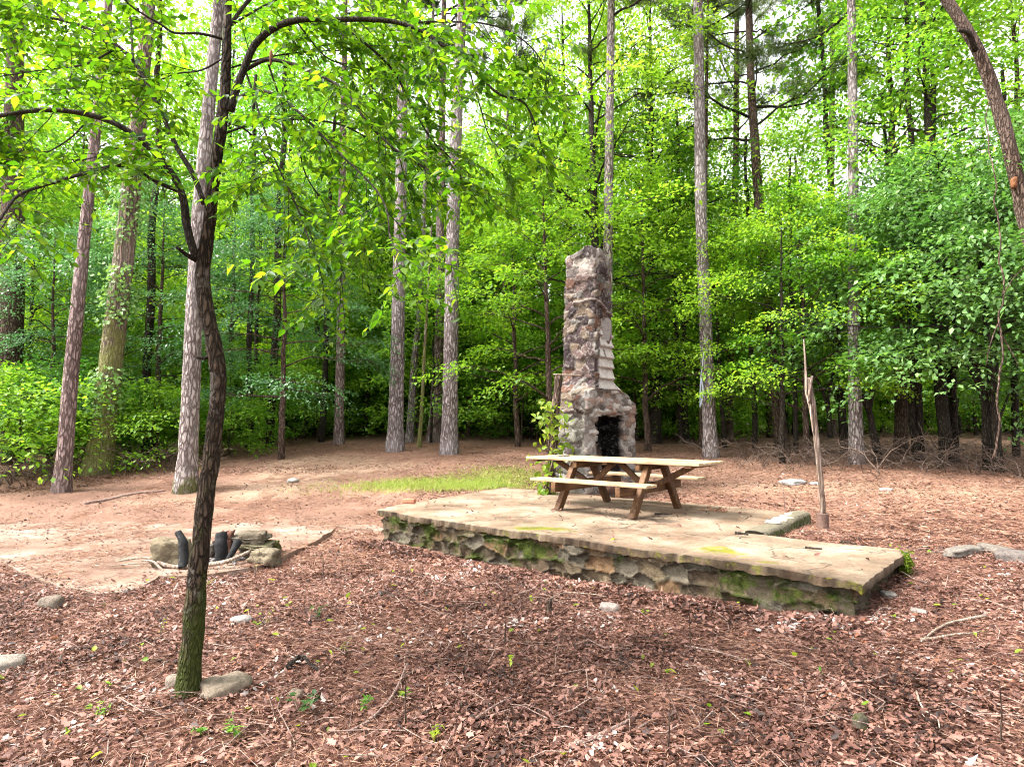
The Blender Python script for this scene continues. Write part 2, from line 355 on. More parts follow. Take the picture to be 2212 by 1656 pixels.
def concrete(name, base, dark, pale, moss_attr=True):
    m, nt, out = new_mat(name)
    v = coords(nt)
    n1 = noise(nt, 1.1, 6, .65, v); n2 = noise(nt, 30, 6, .75, v); n3 = noise(nt, 5, 6, .7, v)
    c = ramp(nt, [(.34, dark), (.5, base), (.64, pale)], n1).outputs[0]
    c = mixc(nt, c, ramp(nt, [(.3, (.5, .46, .42)), (.5, (1, 1, 1)), (.75, (1.2, 1.18, 1.15))], n2).outputs[0], .8, 'MULTIPLY')
    c = mixc(nt, c, (.17, .10, .066), mth(nt, 'MULTIPLY', ramp(nt, [(.5, (0, 0, 0)), (.66, (1, 1, 1))], n3).outputs[0], .6))
    vo = nt.nodes.new('ShaderNodeTexVoronoi'); vo.feature = 'DISTANCE_TO_EDGE'; vo.inputs['Scale'].default_value = .42
    va = nt.nodes.new('ShaderNodeVectorMath'); va.operation = 'ADD'; nz = nt.nodes.new('ShaderNodeTexNoise'); nz.inputs['Scale'].default_value = 2.5; nz.inputs['Detail'].default_value = 5; nt.links.new(v, nz.inputs['Vector'])
    nt.links.new(v, va.inputs[0]); nt.links.new(nz.outputs['Color'], va.inputs[1]); nt.links.new(va.outputs[0], vo.inputs['Vector'])
    c = mixc(nt, c, attr(nt, 'tint', 'Color'), 1.0, 'MULTIPLY')
    crack = ramp(nt, [(.004, (1, 1, 1)), (.012, (0, 0, 0))], vo.outputs['Distance']).outputs[0]; c = mixc(nt, c, (.05, .036, .026), mth(nt, 'MULTIPLY', crack, .8))
    pit = ramp(nt, [(.62, (0, 0, 0)), (.7, (1, 1, 1))], noise(nt, 90, 3, .6, v)).outputs[0]; c = mixc(nt, c, (.09, .06, .042), mth(nt, 'MULTIPLY', pit, .6))
    w = mth(nt, 'ADD', attr(nt, 'rnd'), mth(nt, 'MULTIPLY', mth(nt, 'SUBTRACT', noise(nt, 6, 6, .75, v), .5), 1.4))
    k = ramp(nt, [(.5, (0, 0, 0)), (.7, (1, 1, 1))], w).outputs[0]
    mc = ramp(nt, [(.3, (.045, .055, .01)), (.65, (.17, .155, .018))], noise(nt, 14, 5)).outputs[0]
    c = mixc(nt, c, mc, k)
    finish(nt, out, c, .92, mth(nt, 'ADD', n2, n3), .5, .012, .15); return m
M['concrete'] = concrete('old concrete', (.175, .134, .098), (.075, .052, .036), (.27, .222, .175))
M['concrete_pale'] = concrete('pale patio concrete', (.19, .128, .096), (.105, .06, .042), (.28, .215, .176))

def wood(name, a, b, c, axis=0):
    m, nt, out = new_mat(name)
    sc = [38, 38, 38]; sc[axis] = 1.6
    v = coords(nt, tuple(sc)); n = noise(nt, 1, 6, .65, v); k = noise(nt, 3, 4, .6, coords(nt)); e = noise(nt, 140, 2, .5, coords(nt, tuple(1 if i != axis else .03 for i in range(3))))
    col = ramp(nt, [(.3, a), (.52, b), (.72, c)], n).outputs[0]
    col = mixc(nt, col, ramp(nt, [(.36, (.5, .45, .4)), (.6, (1.08, 1.08, 1.08))], k).outputs[0], .75, 'MULTIPLY')
    col = mixc(nt, col, ramp(nt, [(.35, (.8, .78, .75)), (.6, (1.05, 1.05, 1.05))], e).outputs[0], .5, 'MULTIPLY')
    finish(nt, out, col, .7, n, .25, .004, .3); return m
M['table_top'] = wood('sun bleached table board', (.25, .17, .09), (.34, .25, .155), (.41, .33, .235))
M['table_frame'] = wood('stained table lumber', (.05, .021, .009), (.10, .047, .018), (.17, .088, .036), 2)
M['table_beam'] = wood('stained table beam', (.06, .026, .01), (.12, .058, .022), (.2, .105, .043), 1)

def simple(name, cols, scale=20, rough=.8, bs=.3, spec=.3):
    m, nt, out = new_mat(name); n = noise(nt, scale, 6, .7, coords(nt))
    finish(nt, out, ramp(nt, cols, n).outputs[0], rough, n, bs, .01, spec); return m
M['char'] = simple('charred wood', [(.35, (.003, .003, .003)), (.58, (.012, .012, .013)), (.7, (.09, .09, .095))], 34, .8, 1.0, .25)
M['ash'] = simple('ash', [(.3, (.05, .045, .045)), (.7, (.28, .26, .25))], 30)
M['soot'] = simple('sooty brick', [(.3, (.006, .005, .005)), (.7, (.045, .035, .03))], 12)
M['brick'] = simple('red brick', [(.3, (.26, .09, .05)), (.7, (.42, .17, .10))], 25)
M['rust'] = simple('rusty pipe', [(.3, (.06, .035, .028)), (.7, (.17, .10, .075))], 25, .7)
M['rope'] = simple('faded rope', [(.3, (.25, .3, .42)), (.7, (.5, .55, .62))], 60)
M['broken'] = simple('torn orange heartwood', [(.3, (.10, .035, .014)), (.7, (.24, .10, .04))], 30)
M['wire'] = simple('dark hinge', [(.3, (.02, .02, .02)), (.7, (.06, .06, .06))], 40)

def ground_mat():
    m, nt, out = new_mat('forest floor')
    v = coords(nt)
    vo = nt.nodes.new('ShaderNodeTexVoronoi'); vo.inputs['Scale'].default_value = 24; nt.links.new(v, vo.inputs['Vector'])
    vo2 = nt.nodes.new('ShaderNodeTexVoronoi'); vo2.inputs['Scale'].default_value = 55; nt.links.new(v, vo2.inputs['Vector'])
    sx = nt.nodes.new('ShaderNodeSeparateColor'); nt.links.new(vo.outputs['Color'], sx.inputs[0])
    sy = nt.nodes.new('ShaderNodeSeparateColor'); nt.links.new(vo2.outputs['Color'], sy.inputs[0])
    n1 = noise(nt, 2.2, 6, .7, v); n2 = noise(nt, 40, 5, .75, v); big = noise(nt, .45, 5, .65, v)
    f = mth(nt, 'ADD', mth(nt, 'MULTIPLY', sx.outputs[0], .5), mth(nt, 'MULTIPLY', sy.outputs[0], .5))
    lit = ramp(nt, [(.1, (.025, .011, .008)), (.35, (.07, .032, .024)), (.6, (.14, .07, .053)), (.85, (.235, .138, .108))], f).outputs[0]
    lit = mixc(nt, lit, ramp(nt, [(.3, (.62, .6, .58)), (.65, (1.2, 1.17, 1.15))], n1).outputs[0], .8, 'MULTIPLY')
    ned = ramp(nt, [(.25, (.10, .05, .034)), (.5, (.235, .138, .10)), (.75, (.36, .25, .195))], n2).outputs[0]
    dirt = ramp(nt, [(.3, (.24, .16, .11)), (.6, (.35, .25, .18)), (.8, (.42, .33, .255))], n2).outputs[0]
    tint = nt.nodes.new('ShaderNodeSeparateColor'); nt.links.new(attr(nt, 'tint', 'Color'), tint.inputs[0])
    wob = mth(nt, 'MULTIPLY', mth(nt, 'SUBTRACT', n1, .5), 1.0)
    def w(ch, a=.35, b=.65):
        return ramp(nt, [(a, (0, 0, 0)), (b, (1, 1, 1))], mth(nt, 'ADD', tint.outputs[ch], wob)).outputs[0]
    c = mixc(nt, lit, ned, w(0)); c = mixc(nt, c, dirt, mth(nt, 'MULTIPLY', w(1), .9))
    gr = ramp(nt, [(.3, (.09, .11, .02)), (.7, (.2, .2, .055))], n2).outputs[0]
    c = mixc(nt, c, gr, mth(nt, 'MULTIPLY', w(2), .8))
    c = mixc(nt, c, ramp(nt, [(.35, (.55, .51, .49)), (.65, (1.2, 1.18, 1.16))], big).outputs[0], .85, 'MULTIPLY')
    h = mth(nt, 'ADD', mth(nt, 'ADD', f, n2), mth(nt, 'MULTIPLY', n1, 1.5))
    finish(nt, out, c, .95, h, .9, .03, .1); return m
M['ground'] = ground_mat()
# ------------------------------------------------------------------ frame of the stone platform (u along its front towards the left, v into the picture)
FR = on_z(1868, 1258, 0); FL = on_z(806, 1102, 0)
UV = FL - FR; FRONT = float(np.hypot(*UV[:2])); Ua = UV / FRONT; Va = np.array([-Ua[1], Ua[0], 0.])
if Va[1] < 0: Va = -Va
def PL(u, v, z=0.0):
    return FR + np.multiply.outer(np.asarray(u, float), Ua) + np.multiply.outer(np.asarray(v, float), Va) + np.multiply.outer(np.asarray(z, float), np.array([0, 0, 1.]))
def to_uv(x, y):
    dx, dy = x - FR[0], y - FR[1]
    return dx * Ua[0] + dy * Ua[1], dx * Va[0] + dy * Va[1]
NOTCH_U, NOTCH_V, BACK_V = 1.55, 1.72, 3.85
def u_left(v): return FRONT + .02 + np.interp(v, [0, .8, 2.2, 3.9], [0, .3, .45, .75])
def in_slab(x, y, m=0.0):
    u, v = to_uv(x, y)
    a = (u > NOTCH_U - m) & (u < u_left(np.clip(v, 0, 4)) + m) & (v > -m) & (v < BACK_V + m)
    b = (u > -m) & (u < NOTCH_U + .1) & (v > -m) & (v < NOTCH_V - .05 + m)
    return a | b

# ------------------------------------------------------------------ sky and light
SUN_EL, SUN_AZ = R(54), R(-104)          # azimuth from +y towards +x
w = bpy.data.worlds.new('World'); SC.world = w; w.use_nodes = True; nt = w.node_tree; nt.nodes.clear()
wo = nt.nodes.new('ShaderNodeOutputWorld'); bg = nt.nodes.new('ShaderNodeBackground'); sky = nt.nodes.new('ShaderNodeTexSky')
sky.sky_type = 'NISHITA'; sky.sun_disc = False; sky.sun_elevation = SUN_EL; sky.sun_rotation = SUN_AZ; sky.dust_density = 4; sky.air_density = 1.0; sky.ozone_density = .6
hs = nt.nodes.new('ShaderNodeHueSaturation'); hs.inputs['Saturation'].default_value = .12   # white overcast
nt.links.new(sky.outputs[0], hs.inputs['Color']); nt.links.new(hs.outputs[0], bg.inputs[0]); bg.inputs[1].default_value = .15
nt.links.new(bg.outputs[0], wo.inputs[0])
sl = bpy.data.lights.new('sun', 'SUN'); sl.energy = 2.0; sl.angle = R(16); sl.color = (1, .96, .9)
so = bpy.data.objects.new('sun', sl); COL.objects.link(so)
sv = Vector((math.sin(SUN_AZ) * math.cos(SUN_EL), math.cos(SUN_AZ) * math.cos(SUN_EL), math.sin(SUN_EL)))
so.rotation_euler = sv.to_track_quat('Z', 'Y').to_euler(); so.location = (-30, 10, 40)
cd = bpy.data.cameras.new('camera'); cam = bpy.data.objects.new('camera', cd); COL.objects.link(cam)
cam.location = (0, 0, CZ); cam.rotation_euler = (math.pi / 2 + PITCH, 0, 0); cd.sensor_width = 36; cd.lens = 36 * FPX / 2212; cd.clip_end = 900; cd.clip_start = .05
SC.camera = cam
SC.view_settings.view_transform = 'Standard'; SC.view_settings.look = 'None'; SC.view_settings.gamma = 1; SC.view_settings.exposure = 2.42
SC.cycles.max_bounces = 12; SC.cycles.diffuse_bounces = 8; SC.cycles.glossy_bounces = 2; SC.cycles.transmission_bounces = 8; SC.cycles.filter_width = 1.1; SC.cycles.transparent_max_bounces = 4
SC.cycles.use_adaptive_sampling = True; SC.cycles.adaptive_threshold = .02
SC.cycles.use_denoising = True; SC.cycles.denoiser = 'OPENIMAGEDENOISE'; SC.cycles.denoising_input_passes = 'RGB_ALBEDO_NORMAL'
SC.cycles.caustics_reflective = False; SC.cycles.caustics_refractive = False; SC.cycles.sample_clamp_indirect = 6

# ------------------------------------------------------------------ forest floor
def lines(segs):
    out = [segs[0][0]]
    for a, b, st in segs: out += list(np.arange(a + st, b + st * .5, st))
    return np.array(out)
gxs = lines([(-260, -60, 20), (-60, -20, 2), (-20, -9, .4), (-9, 9, .07), (9, 20, .4), (20, 60, 2), (60, 260, 20)])
gys = lines([(-60, -4, 4), (-4, 2, .5), (2, 13, .07), (13, 30, .3), (30, 70, 2), (70, 330, 20)])
GX, GY = np.meshgrid(gxs, gys)
def relief(x, y):
    p = np.stack([x, y, x * 0], -1)
    return (vnoise(p, .9, 3, 3) - .5) * .09 + (vnoise(p, 5, 5, 2) - .5) * .035
GZ = gz(GX, GY) + relief(GX, GY)
mx_, my_ = on_ground(1000, 940)[:2]     # low mound of needles behind the pale pine
GZ += .35 * np.exp(-(((GX - mx_) / 2.2) ** 2 + ((GY - my_ - 2) / 2.5) ** 2))
def floor_z(x, y): return gz(x, y) + relief(np.asarray(x, float), np.asarray(y, float))
uu, vv = to_uv(GX, GY)
inside = (uu > .25) & (vv > .2) & in_slab(GX, GY, -.15); GZ = np.where(inside, np.minimum(GZ, -.16), GZ)
# how much needle cover, bare dirt and grass lies where (it would stay put whatever the light)
wn = sstep(6, 10.5, GY) * (1 - .5 * sstep(26, 34, GY)) * .75 + .12 * sstep(-1, -5, GX)
def blob(px, py, rx, ry, lim=1.0):
    c = on_ground(px, py); return lim * np.exp(-(((GX - c[0]) / rx) ** 2 + ((GY - c[1]) / ry) ** 2))
wd = blob(690, 1002, 1.8, 1.9, 1.0) + blob(820, 1010, 1.8, .8, .6) + blob(560, 1060, 2.2, 1.2, .45) + blob(250, 1080, 2.5, 1.0, .3) + blob(1760, 1050, 2.6, .9, .75) + blob(2100, 1065, 2.6, .8, .6) + blob(1500, 1020, 1.5, 1.2, .4) + blob(520, 1150, 3, 1.6, .55) + blob(1950, 1110, 1.6, .6, .45) + blob(700, 1210, .7, .5, .35)
wg = blob(900, 1043, 1.9, .8, .75) + blob(1010, 1046, 1.0, .5, .9) + blob(1100, 1025, 1.4, 1.2, .5)
mb = MB()
ny, nx = GX.shape
k = (np.arange(ny - 1)[:, None] * nx + np.arange(nx - 1)[None]).ravel()
mb.add(np.stack([GX, GY, GZ], -1).reshape(-1, 3), np.stack([k, k + 1, k + nx + 1, k + nx], -1), col=np.stack([np.clip(wn, 0, 1), np.clip(wd, 0, 1), np.clip(wg, 0, 1), np.ones_like(GX)], -1).reshape(-1, 4))
tag(mb.build('ground', M['ground']), kind='structure')

# ------------------------------------------------------------------ stone pattern on one continuous sheet
def stones(S, Z, cw, ch, seed, warp=.35, period=None):
    p = np.stack([S / cw, Z / ch, S * 0], -1)
    s = S / cw + (vnoise(p, .9, seed, 2) - .5) * warp * 2; z = Z / ch + (vnoise(p + 31, .9, seed + 5, 2) - .5) * warp * 2
    i0 = np.floor(s).astype(np.int64); j0 = np.floor(z).astype(np.int64)
    F1 = np.full(S.shape, 9.); F2 = F1.copy(); ID = np.zeros(S.shape)
    for di in (-2, -1, 0, 1, 2):
        for dj in (-1, 0, 1):
            i = i0 + di; j = j0 + dj; ii = i % period if period else i
            o = ii * 0
            cx = i + .5 + .5 * (j % 2) + (_hash(ii, j, o, seed) - .5) * .75; cy = j + .5 + (_hash(ii, j, o, seed + 1) - .5) * .55
            d = np.maximum(np.abs(s - cx), np.abs(z - cy)) * .6 + np.hypot(s - cx, z - cy) * .4 + (_hash(ii, j, o, seed + 3) - .5) * .22
            nw = d < F1
            F2 = np.where(nw, F1, np.minimum(F2, d)); ID = np.where(nw, _hash(ii, j, o, seed + 2), ID); F1 = np.where(nw, d, F1)
    return F2 - F1, ID
def pal(ID, cols):
    c = np.array(cols); i = np.minimum((ID * len(c)).astype(int), len(c) - 1)
    j = ((ID * len(c)) % 1)[..., None]
    return c[i] * (.8 + .4 * j)
PURPLE = [(.042, .026, .024), (.06, .036, .033), (.08, .053, .046), (.11, .08, .056), (.052, .036, .036), (.095, .05, .034), (.09, .08, .07), (.045, .031, .03), (.15, .118, .09), (.036, .026, .026)]
PALE = [(.25, .21, .185), (.19, .165, .148), (.34, .3, .27), (.13, .10, .085), (.29, .265, .24), (.21, .14, .11), (.10, .082, .072)]
GREY = [(.12, .11, .095), (.17, .155, .13), (.25, .235, .2), (.09, .07, .066), (.2, .185, .15)]
WALLC = [(.095, .066, .038), (.12, .09, .056), (.07, .054, .036), (.14, .085, .045), (.105, .09, .066), (.085, .06, .038), (.135, .115, .084)]
def rgba(c): return np.concatenate([c, np.ones(c.shape[:-1] + (1,))], -1)
def grid_faces(n, m, wrap=False):
    i = np.arange(n - 1)[:, None] * m; j = np.arange(m if wrap else m - 1)[None]; jn = (j + 1) % m
    return np.stack([i + j, i + jn, i + m + jn, i + m + j], -1).reshape(-1, 4)

# ------------------------------------------------------------------ platform: slab on a rubble wall
plat = thing('stone_platform', 'old concrete slab with a lower walkway arm on a mossy rubble stone base', 'platform', tuple(PL(3.5, 1.8)))
us = np.concatenate([np.arange(0, NOTCH_U, .025), np.linspace(NOTCH_U, 7.3, 230)]); vs = np.concatenate([np.arange(0, .2, .025), np.arange(.2, NOTCH_V - .05, .05), np.arange(NOTCH_V - .05, BACK_V + .01, .05)])
UU, VV = np.meshgrid(us, vs)
U2 = np.where(UU > NOTCH_U, NOTCH_U + (UU - NOTCH_U) * (u_left(VV) - NOTCH_U) / (7.3 - NOTCH_U), UU)
e = vnoise(np.stack([U2, VV, U2 * 0], -1), 4, 11, 4) - .5; e2 = vnoise(np.stack([U2, VV, U2 * 0], -1), 1.3, 12, 2) - .5
e9 = vnoise(np.stack([U2, VV, U2 * 0], -1), 17, 13, 3); crumb = .015 + .1 * sstep(2.2, 3.6, U2)
V2 = VV + np.exp(-VV / .1) * (crumb * np.abs(e) * 1.5 + .035 * (e9 - .35) + .03)
U3 = U2 + np.exp(-U2 / .1) * (np.abs(e) * .03 + .025 * e9) - np.where((U2 > 5), np.exp(-(u_left(VV) - U2).clip(0) / .15), 0) * np.abs(e) * .3
U3 = U3 - .1 * (VV / 1.6) * np.exp(-U2 / .35)
TZ = e2 * .03 + e * .006 - .02 * np.exp(-VV / .06) * (.3 + np.abs(e) * 2) - .012 * np.exp(-U2 / .05)
TZ -= .012 * np.exp(-((VV - 2.35) / .035) ** 2) * (U2 > 2.2) + .012 * np.exp(-((U2 - 1.6 + .03 * e2) / .03) ** 2)     # joints between the pours
P3 = PL(U3, V2, TZ); keep = ~((UU[:-1, :-1] < NOTCH_U - .01) & (VV[:-1, :-1] > NOTCH_V - .06)).ravel()
F = grid_faces(*UU.shape)[:, ::-1][keep]
def moss_at(px, py, r):
    c = on_z(px, py, 0); a, b = to_uv(c[0], c[1]); return np.exp(-(((U2 - a) / r) ** 2 + ((VV - b) / (r * .6)) ** 2))
mo = .62 * moss_at(1558, 1192, .34) + .55 * moss_at(1200, 1142, .4) + .5 * moss_at(1130, 1140, .3) + .45 * moss_at(1650, 1215, .2) + .3 * np.exp(-VV / .08) + .3 * moss_at(1545, 1180, .3)
dirt = np.clip(1 - .75 * np.exp(-VV / .05) * np.clip(e9 * 1.6, 0, 1) - .5 * np.exp(-U2 / .05) * e9, .15, 1)[..., None]
mb = MB(); mb.add(P3.reshape(-1, 3), F, rnd=(.12 + mo).ravel(), col=rgba(np.broadcast_to(dirt, dirt.shape[:-1] + (3,)) * (1, .97, .92)).reshape(-1, 4))
slab = mb.build('concrete_slab', M['concrete'], plat)
bm = bmesh.new(); bm.from_mesh(slab.data)
bmesh.ops.delete(bm, geom=[v for v in bm.verts if not v.link_faces], context='VERTS')
be = [x for x in bm.edges if x.is_boundary]; rl = bm.verts.layers.float['rnd']; tl = bm.verts.layers.float_color['tint']
r_ = bmesh.ops.extrude_edge_only(bm, edges=be); nv = [g for g in r_['geom'] if isinstance(g, bmesh.types.BMVert)]
for v in nv:
    a, b = to_uv(v.co.x + plat.location.x, v.co.y + plat.location.y); front = b < .4 or (a < .3 and b < NOTCH_V - .1)
    q_ = np.array([[a, b, .0]]); j1, j2 = vnoise(q_, 13, 83, 3)[0] - .5, vnoise(q_, 15, 84, 3)[0] - .5
    v.co.z -= (.072 + .05 * j1) if front else .3
    if front: v.co += Vector(Va) * (.05 * j2) * (b < .4) + Vector(Ua) * (.05 * j2) * (a < .3)
    v[rl] = .42; k_ = .22 + .4 * abs(math.sin(a * 5.3) * math.sin(a * 13.1)); v[tl] = (k_, k_ * .9, k_ * .75, 1)
r_ = bmesh.ops.extrude_edge_only(bm, edges=[x for x in bm.edges if x.is_boundary])
for v in [g for g in r_['geom'] if isinstance(g, bmesh.types.BMVert)]:
    a, b = to_uv(v.co.x + plat.location.x, v.co.y + plat.location.y)
    if b < .4: v.co += Vector(Va * .12)
    elif a < .3: v.co += Vector(Ua * .12)
bmesh.ops.recalc_face_normals(bm, faces=bm.faces)
for x in bm.edges: x.smooth = not (len(x.link_faces) == 2 and x.calc_face_angle(0) > R(32))
bm.to_mesh(slab.data); bm.free()
slab.data.shade_smooth() if hasattr(slab.data, 'shade_smooth') else None

def wall_strip(path_uv, z0, z1, cw, ch, seed, name, depth=.075, res=.018):
    q = np.array(path_uv, float); L = np.concatenate([[0], np.cumsum(np.hypot(*np.diff(q, axis=0).T))])
    s = np.arange(0, L[-1], res); z = np.arange(z0, z1, res)
    # rounded corners
    base = np.stack([np.interp(s, L, q[:, 0]), np.interp(s, L, q[:, 1])], -1); kk = np.ones(9) / 9
    sm = np.stack([np.convolve(np.pad(base[:, i], 4, 'edge'), kk, 'valid') for i in (0, 1)], -1)
    t = nrmz(np.gradient(sm, axis=0)); nor = np.stack([t[:, 1], -t[:, 0]], -1)
    S, Z = np.meshgrid(s, z)
    gap, ID = stones(S, Z, cw, ch, seed)
    d = sstep(0, .13, gap) * depth * (.25 + 1.0 * ((ID * 7) % 1)) + (vnoise(np.stack([S, Z, S * 0], -1), 9, seed, 3) - .5) * .05 + (z0 - Z) / (z1 - z0) * .05 + .05
    uv = sm[None] + nor[None] * d[..., None]
    V = PL(uv[..., 0], uv[..., 1], Z)
    m = sstep(.02, .14, gap)[..., None]
    c = pal(ID, WALLC) * m + np.array((.055, .043, .03)) * (1 - m)
    ms = vnoise(np.stack([S, Z * 1.6, S * 0], -1), 2.4, seed + 3, 3)
    mossw = np.interp(S, [0, 2.2, 2.8, 3.3, 3.5, 3.7, 4.3, 5.2, 5.6, 6.6, 7.4, 9], [.1, .16, .5, .5, .2, .5, .54, .5, .2, .12, .3, .26]) + (ms - .5) * 1.3 + (Z > -.2) * .06 - .06
    mb = MB(); mb.add(V.reshape(-1, 3), grid_faces(*S.shape)[:, ::-1], rnd=mossw.ravel(), col=rgba(c).reshape(-1, 4))
    k = np.flatnonzero(((mossw + (vnoise(np.stack([S, Z, S * 0], -1), 6, 91, 3) - .5) * .9) > .52).ravel()); k = rng.choice(k, min(len(k) * 4, 24000)); tf = MB(); m_ = len(k); N3 = nrmz(np.broadcast_to((nor[:, :1] * Ua + nor[:, 1:] * Va)[None], S.shape + (3,)).reshape(-1, 3)[k]); Lf = rng.uniform(.006, .017, m_)
    add_leaves(tf, V.reshape(-1, 3)[k] + rng.normal(0, .006, (m_, 3)), nrmz(N3 + rng.normal(0, .5, (m_, 3)) + np.array([0, 0, -.35])), rng.normal(0, 1, (m_, 3)), Lf, Lf * .35, 'rhomb')
    tag(tf.build('moss', M['moss_fuzz']), kind='stuff')
    return mb.build(name, M['stone_moss'], plat)
wall_strip([(u_left(2.2) - .06, 2.2), (FRONT - .07, .05), (.05, .05), (-.04, NOTCH_V - .08)], -.85, -.055, .27, .15, 21, 'rubble_wall')

# mossy concrete kerb along the side of the slab
kt = thing('concrete_kerb', 'short mossy concrete kerb edging the slab beside the rusty pipe', 'kerb', tuple(PL(NOTCH_U - .1, 2.6)))
L = np.arange(NOTCH_V + .02, 3.75, .03); prof = np.array([(-.13, -.4), (-.125, -.2), (-.12, -.03), (-.1, .012), (-.03, .02), (.06, .018), (.11, .008), (.115, -.4)])
LL, K = np.meshgrid(L, np.arange(len(prof)), indexing='ij'); pu = prof[K, 0]; pz = prof[K, 1] + .03 * sstep(2.2, 3.7, LL) * (prof[K, 1] > -.1)
nn = vnoise(np.stack([LL, pu * 5, pz * 5], -1), 5, 4, 3) - .5
V = PL(NOTCH_U - .11 + pu * (1 + nn * .3), LL, pz + nn * .03); mb = MB(); n_, m_ = LL.shape
mb.add(V.reshape(-1, 3), [grid_faces(n_, m_), np.array([list(range(m_))]), np.array([[(n_ - 1) * m_ + i for i in range(m_)][::-1]])], rnd=(.55 - .5 * (pz > 0)).ravel(), col=rgba(np.ones(LL.shape + (3,)) * np.array((.15, .13, .09))).reshape(-1, 4))
mb.build('kerb_block', M['stone_moss'], kt)
mb = MB()
for i in range(9):
    q = PL(NOTCH_U - .1 + .03 * (i % 2), NOTCH_V + .75 + i * .135, .03); V, F = rock(q, (.2, .1, .02), 50 + i, np.array([Ua, Va, (0, 0, 1)]), sub=2, blocky=.85); mb.add(V, F, rnd=.1, col=(.42, .36, .3, 1))
mb.build('capping', M['stone_loose'], kt)

# ------------------------------------------------------------------ flat concrete patio by the fire pit
ZP = -.405
poly = [on_z(px, py, ZP) for px, py in [(-200, 1150), (0, 1213), (70, 1240), (140, 1266), (212, 1283), (262, 1278), (308, 1268), (338, 1243), (430, 1243), (560, 1222), (622, 1195), (690, 1165), (728, 1137), (770, 1141), (830, 1146), (900, 1105), (860, 1070), (500, 1070), (-200, 1100)]]
bm = bmesh.new(); pp = []
for a, b in zip(poly, poly[1:] + poly[:1]):
    n = max(1, int(np.linalg.norm(b - a) / .06))
    for t in np.arange(n) / n:
        p = a + (b - a) * t; j = (vnoise(np.array([p]), 3, 8, 3)[0] - .5) * .12; pp.append(bm.verts.new((p[0] + j, p[1] + j, ZP)))
f = bm.faces.new(pp); r_ = bmesh.ops.extrude_face_region(bm, geom=[f])
for v in [g for g in r_['geom'] if isinstance(g, bmesh.types.BMVert)]: v.co.z -= .12
bmesh.ops.recalc_face_normals(bm, faces=bm.faces); bmesh.ops.triangulate(bm, faces=[x for x in bm.faces if len(x.verts) > 4])
me = bpy.data.meshes.new('patio'); bm.to_mesh(me); bm.free(); me.materials.append(M['concrete_pale']); ta = me.attributes.new('tint', 'FLOAT_COLOR', 'POINT'); ta.data.foreach_set('color', np.ones(len(me.vertices) * 4, np.float32))
po = bpy.data.objects.new('patio', me); COL.objects.link(po); tag(po, kind='structure')
PATIO = np.array(poly)[:, :2]
def in_poly(x, y, poly):
    c = np.zeros(np.shape(x), bool); n = len(poly)
    for i in range(n):
        (x1, y1), (x2, y2) = poly[i], poly[i - 1]
        k = ((y1 > y) != (y2 > y)) & (x < (x2 - x1) * (y - y1) / (y2 - y1 + 1e-12) + x1); c ^= k
    return c
def top_z(x, y):
    """height of whatever surface one would step on at x, y"""
    x = np.asarray(x, float); y = np.asarray(y, float)
    z = floor_z(x, y); z = np.where(in_poly(x, y, PATIO), np.maximum(z, ZP), z)
    return np.where(in_slab(x, y), np.maximum(z, 0.012), z)

# ------------------------------------------------------------------ chimney
d0 = 11.25; C0 = at_y(1263, 1060, d0); C0 = np.array([C0[0], C0[1], 0])
def CH(a, b, z): return C0 + np.multiply.outer(a, Va) + np.multiply.outer(b, Ua) + np.multiply.outer(z, np.array([0, 0, 1.]))
chim = thing('stone_chimney', 'tall ruined stone chimney with an open sooty fireplace and stepped cement shaft', 'chimney', tuple(CH(.9, .5, -.1)))
zs = np.arange(-.5, 4.74, .022)
lev = np.array([  # z, a0, a1, b0, b1
 (-.5, -.02, 1.9, -.02, .64), (1.2, 0, 1.85, 0, .62), (1.48, .0, 1.84, -.01, .62), (1.52, -.03, 1.88, -.05, .64), (1.72, -.02, 1.86, -.04, .64), (1.80, .02, 1.72, .0, .69), (1.88, .05, 1.60, .02, .68), (1.93, .10, 1.45, .02, .68),
 (1.96, .30, 1.34, .02, .70), (2.05, .36, 1.16, .02, .71), (2.15, .40, 1.06, .02, .72), (3.3, .42, 1.03, .03, .70), (4.5, .44, .99, .05, .66), (4.74, .46, .97, .06, .65)])
a0, a1, b0, b1 = [np.interp(zs, lev[:, 0], lev[:, i]) for i in (1, 2, 3, 4)]
nsd = (92, 46, 92, 46); side = np.concatenate([np.full(n, i) for i, n in enumerate(nsd)]); tt = np.concatenate([np.linspace(0, 1, n, endpoint=False) for n in nsd])
SD, _ = np.meshgrid(side, zs); TT, ZZ = np.meshgrid(tt, zs)
A0, A1, B0, B1 = [np.repeat(x[:, None], len(tt), 1) for x in (a0, a1, b0, b1)]
Aa = np.select([SD == 0, SD == 1, SD == 2, SD == 3], [A0 + (A1 - A0) * TT, A1, A1 - (A1 - A0) * TT, A0]); Bb = np.select([SD == 0, SD == 1, SD == 2, SD == 3], [B0, B0 + (B1 - B0) * TT, B1, B1 - (B1 - B0) * TT])
NA = np.select([SD == 1, SD == 3], [1., -1.], 0.); NB = np.select([SD == 0, SD == 2], [-1., 1.], 0.)
for X in (NA, NB):
    k = np.stack([np.roll(X, j, 1) for j in (-1, 0, 1)]).mean(0); X[:] = k
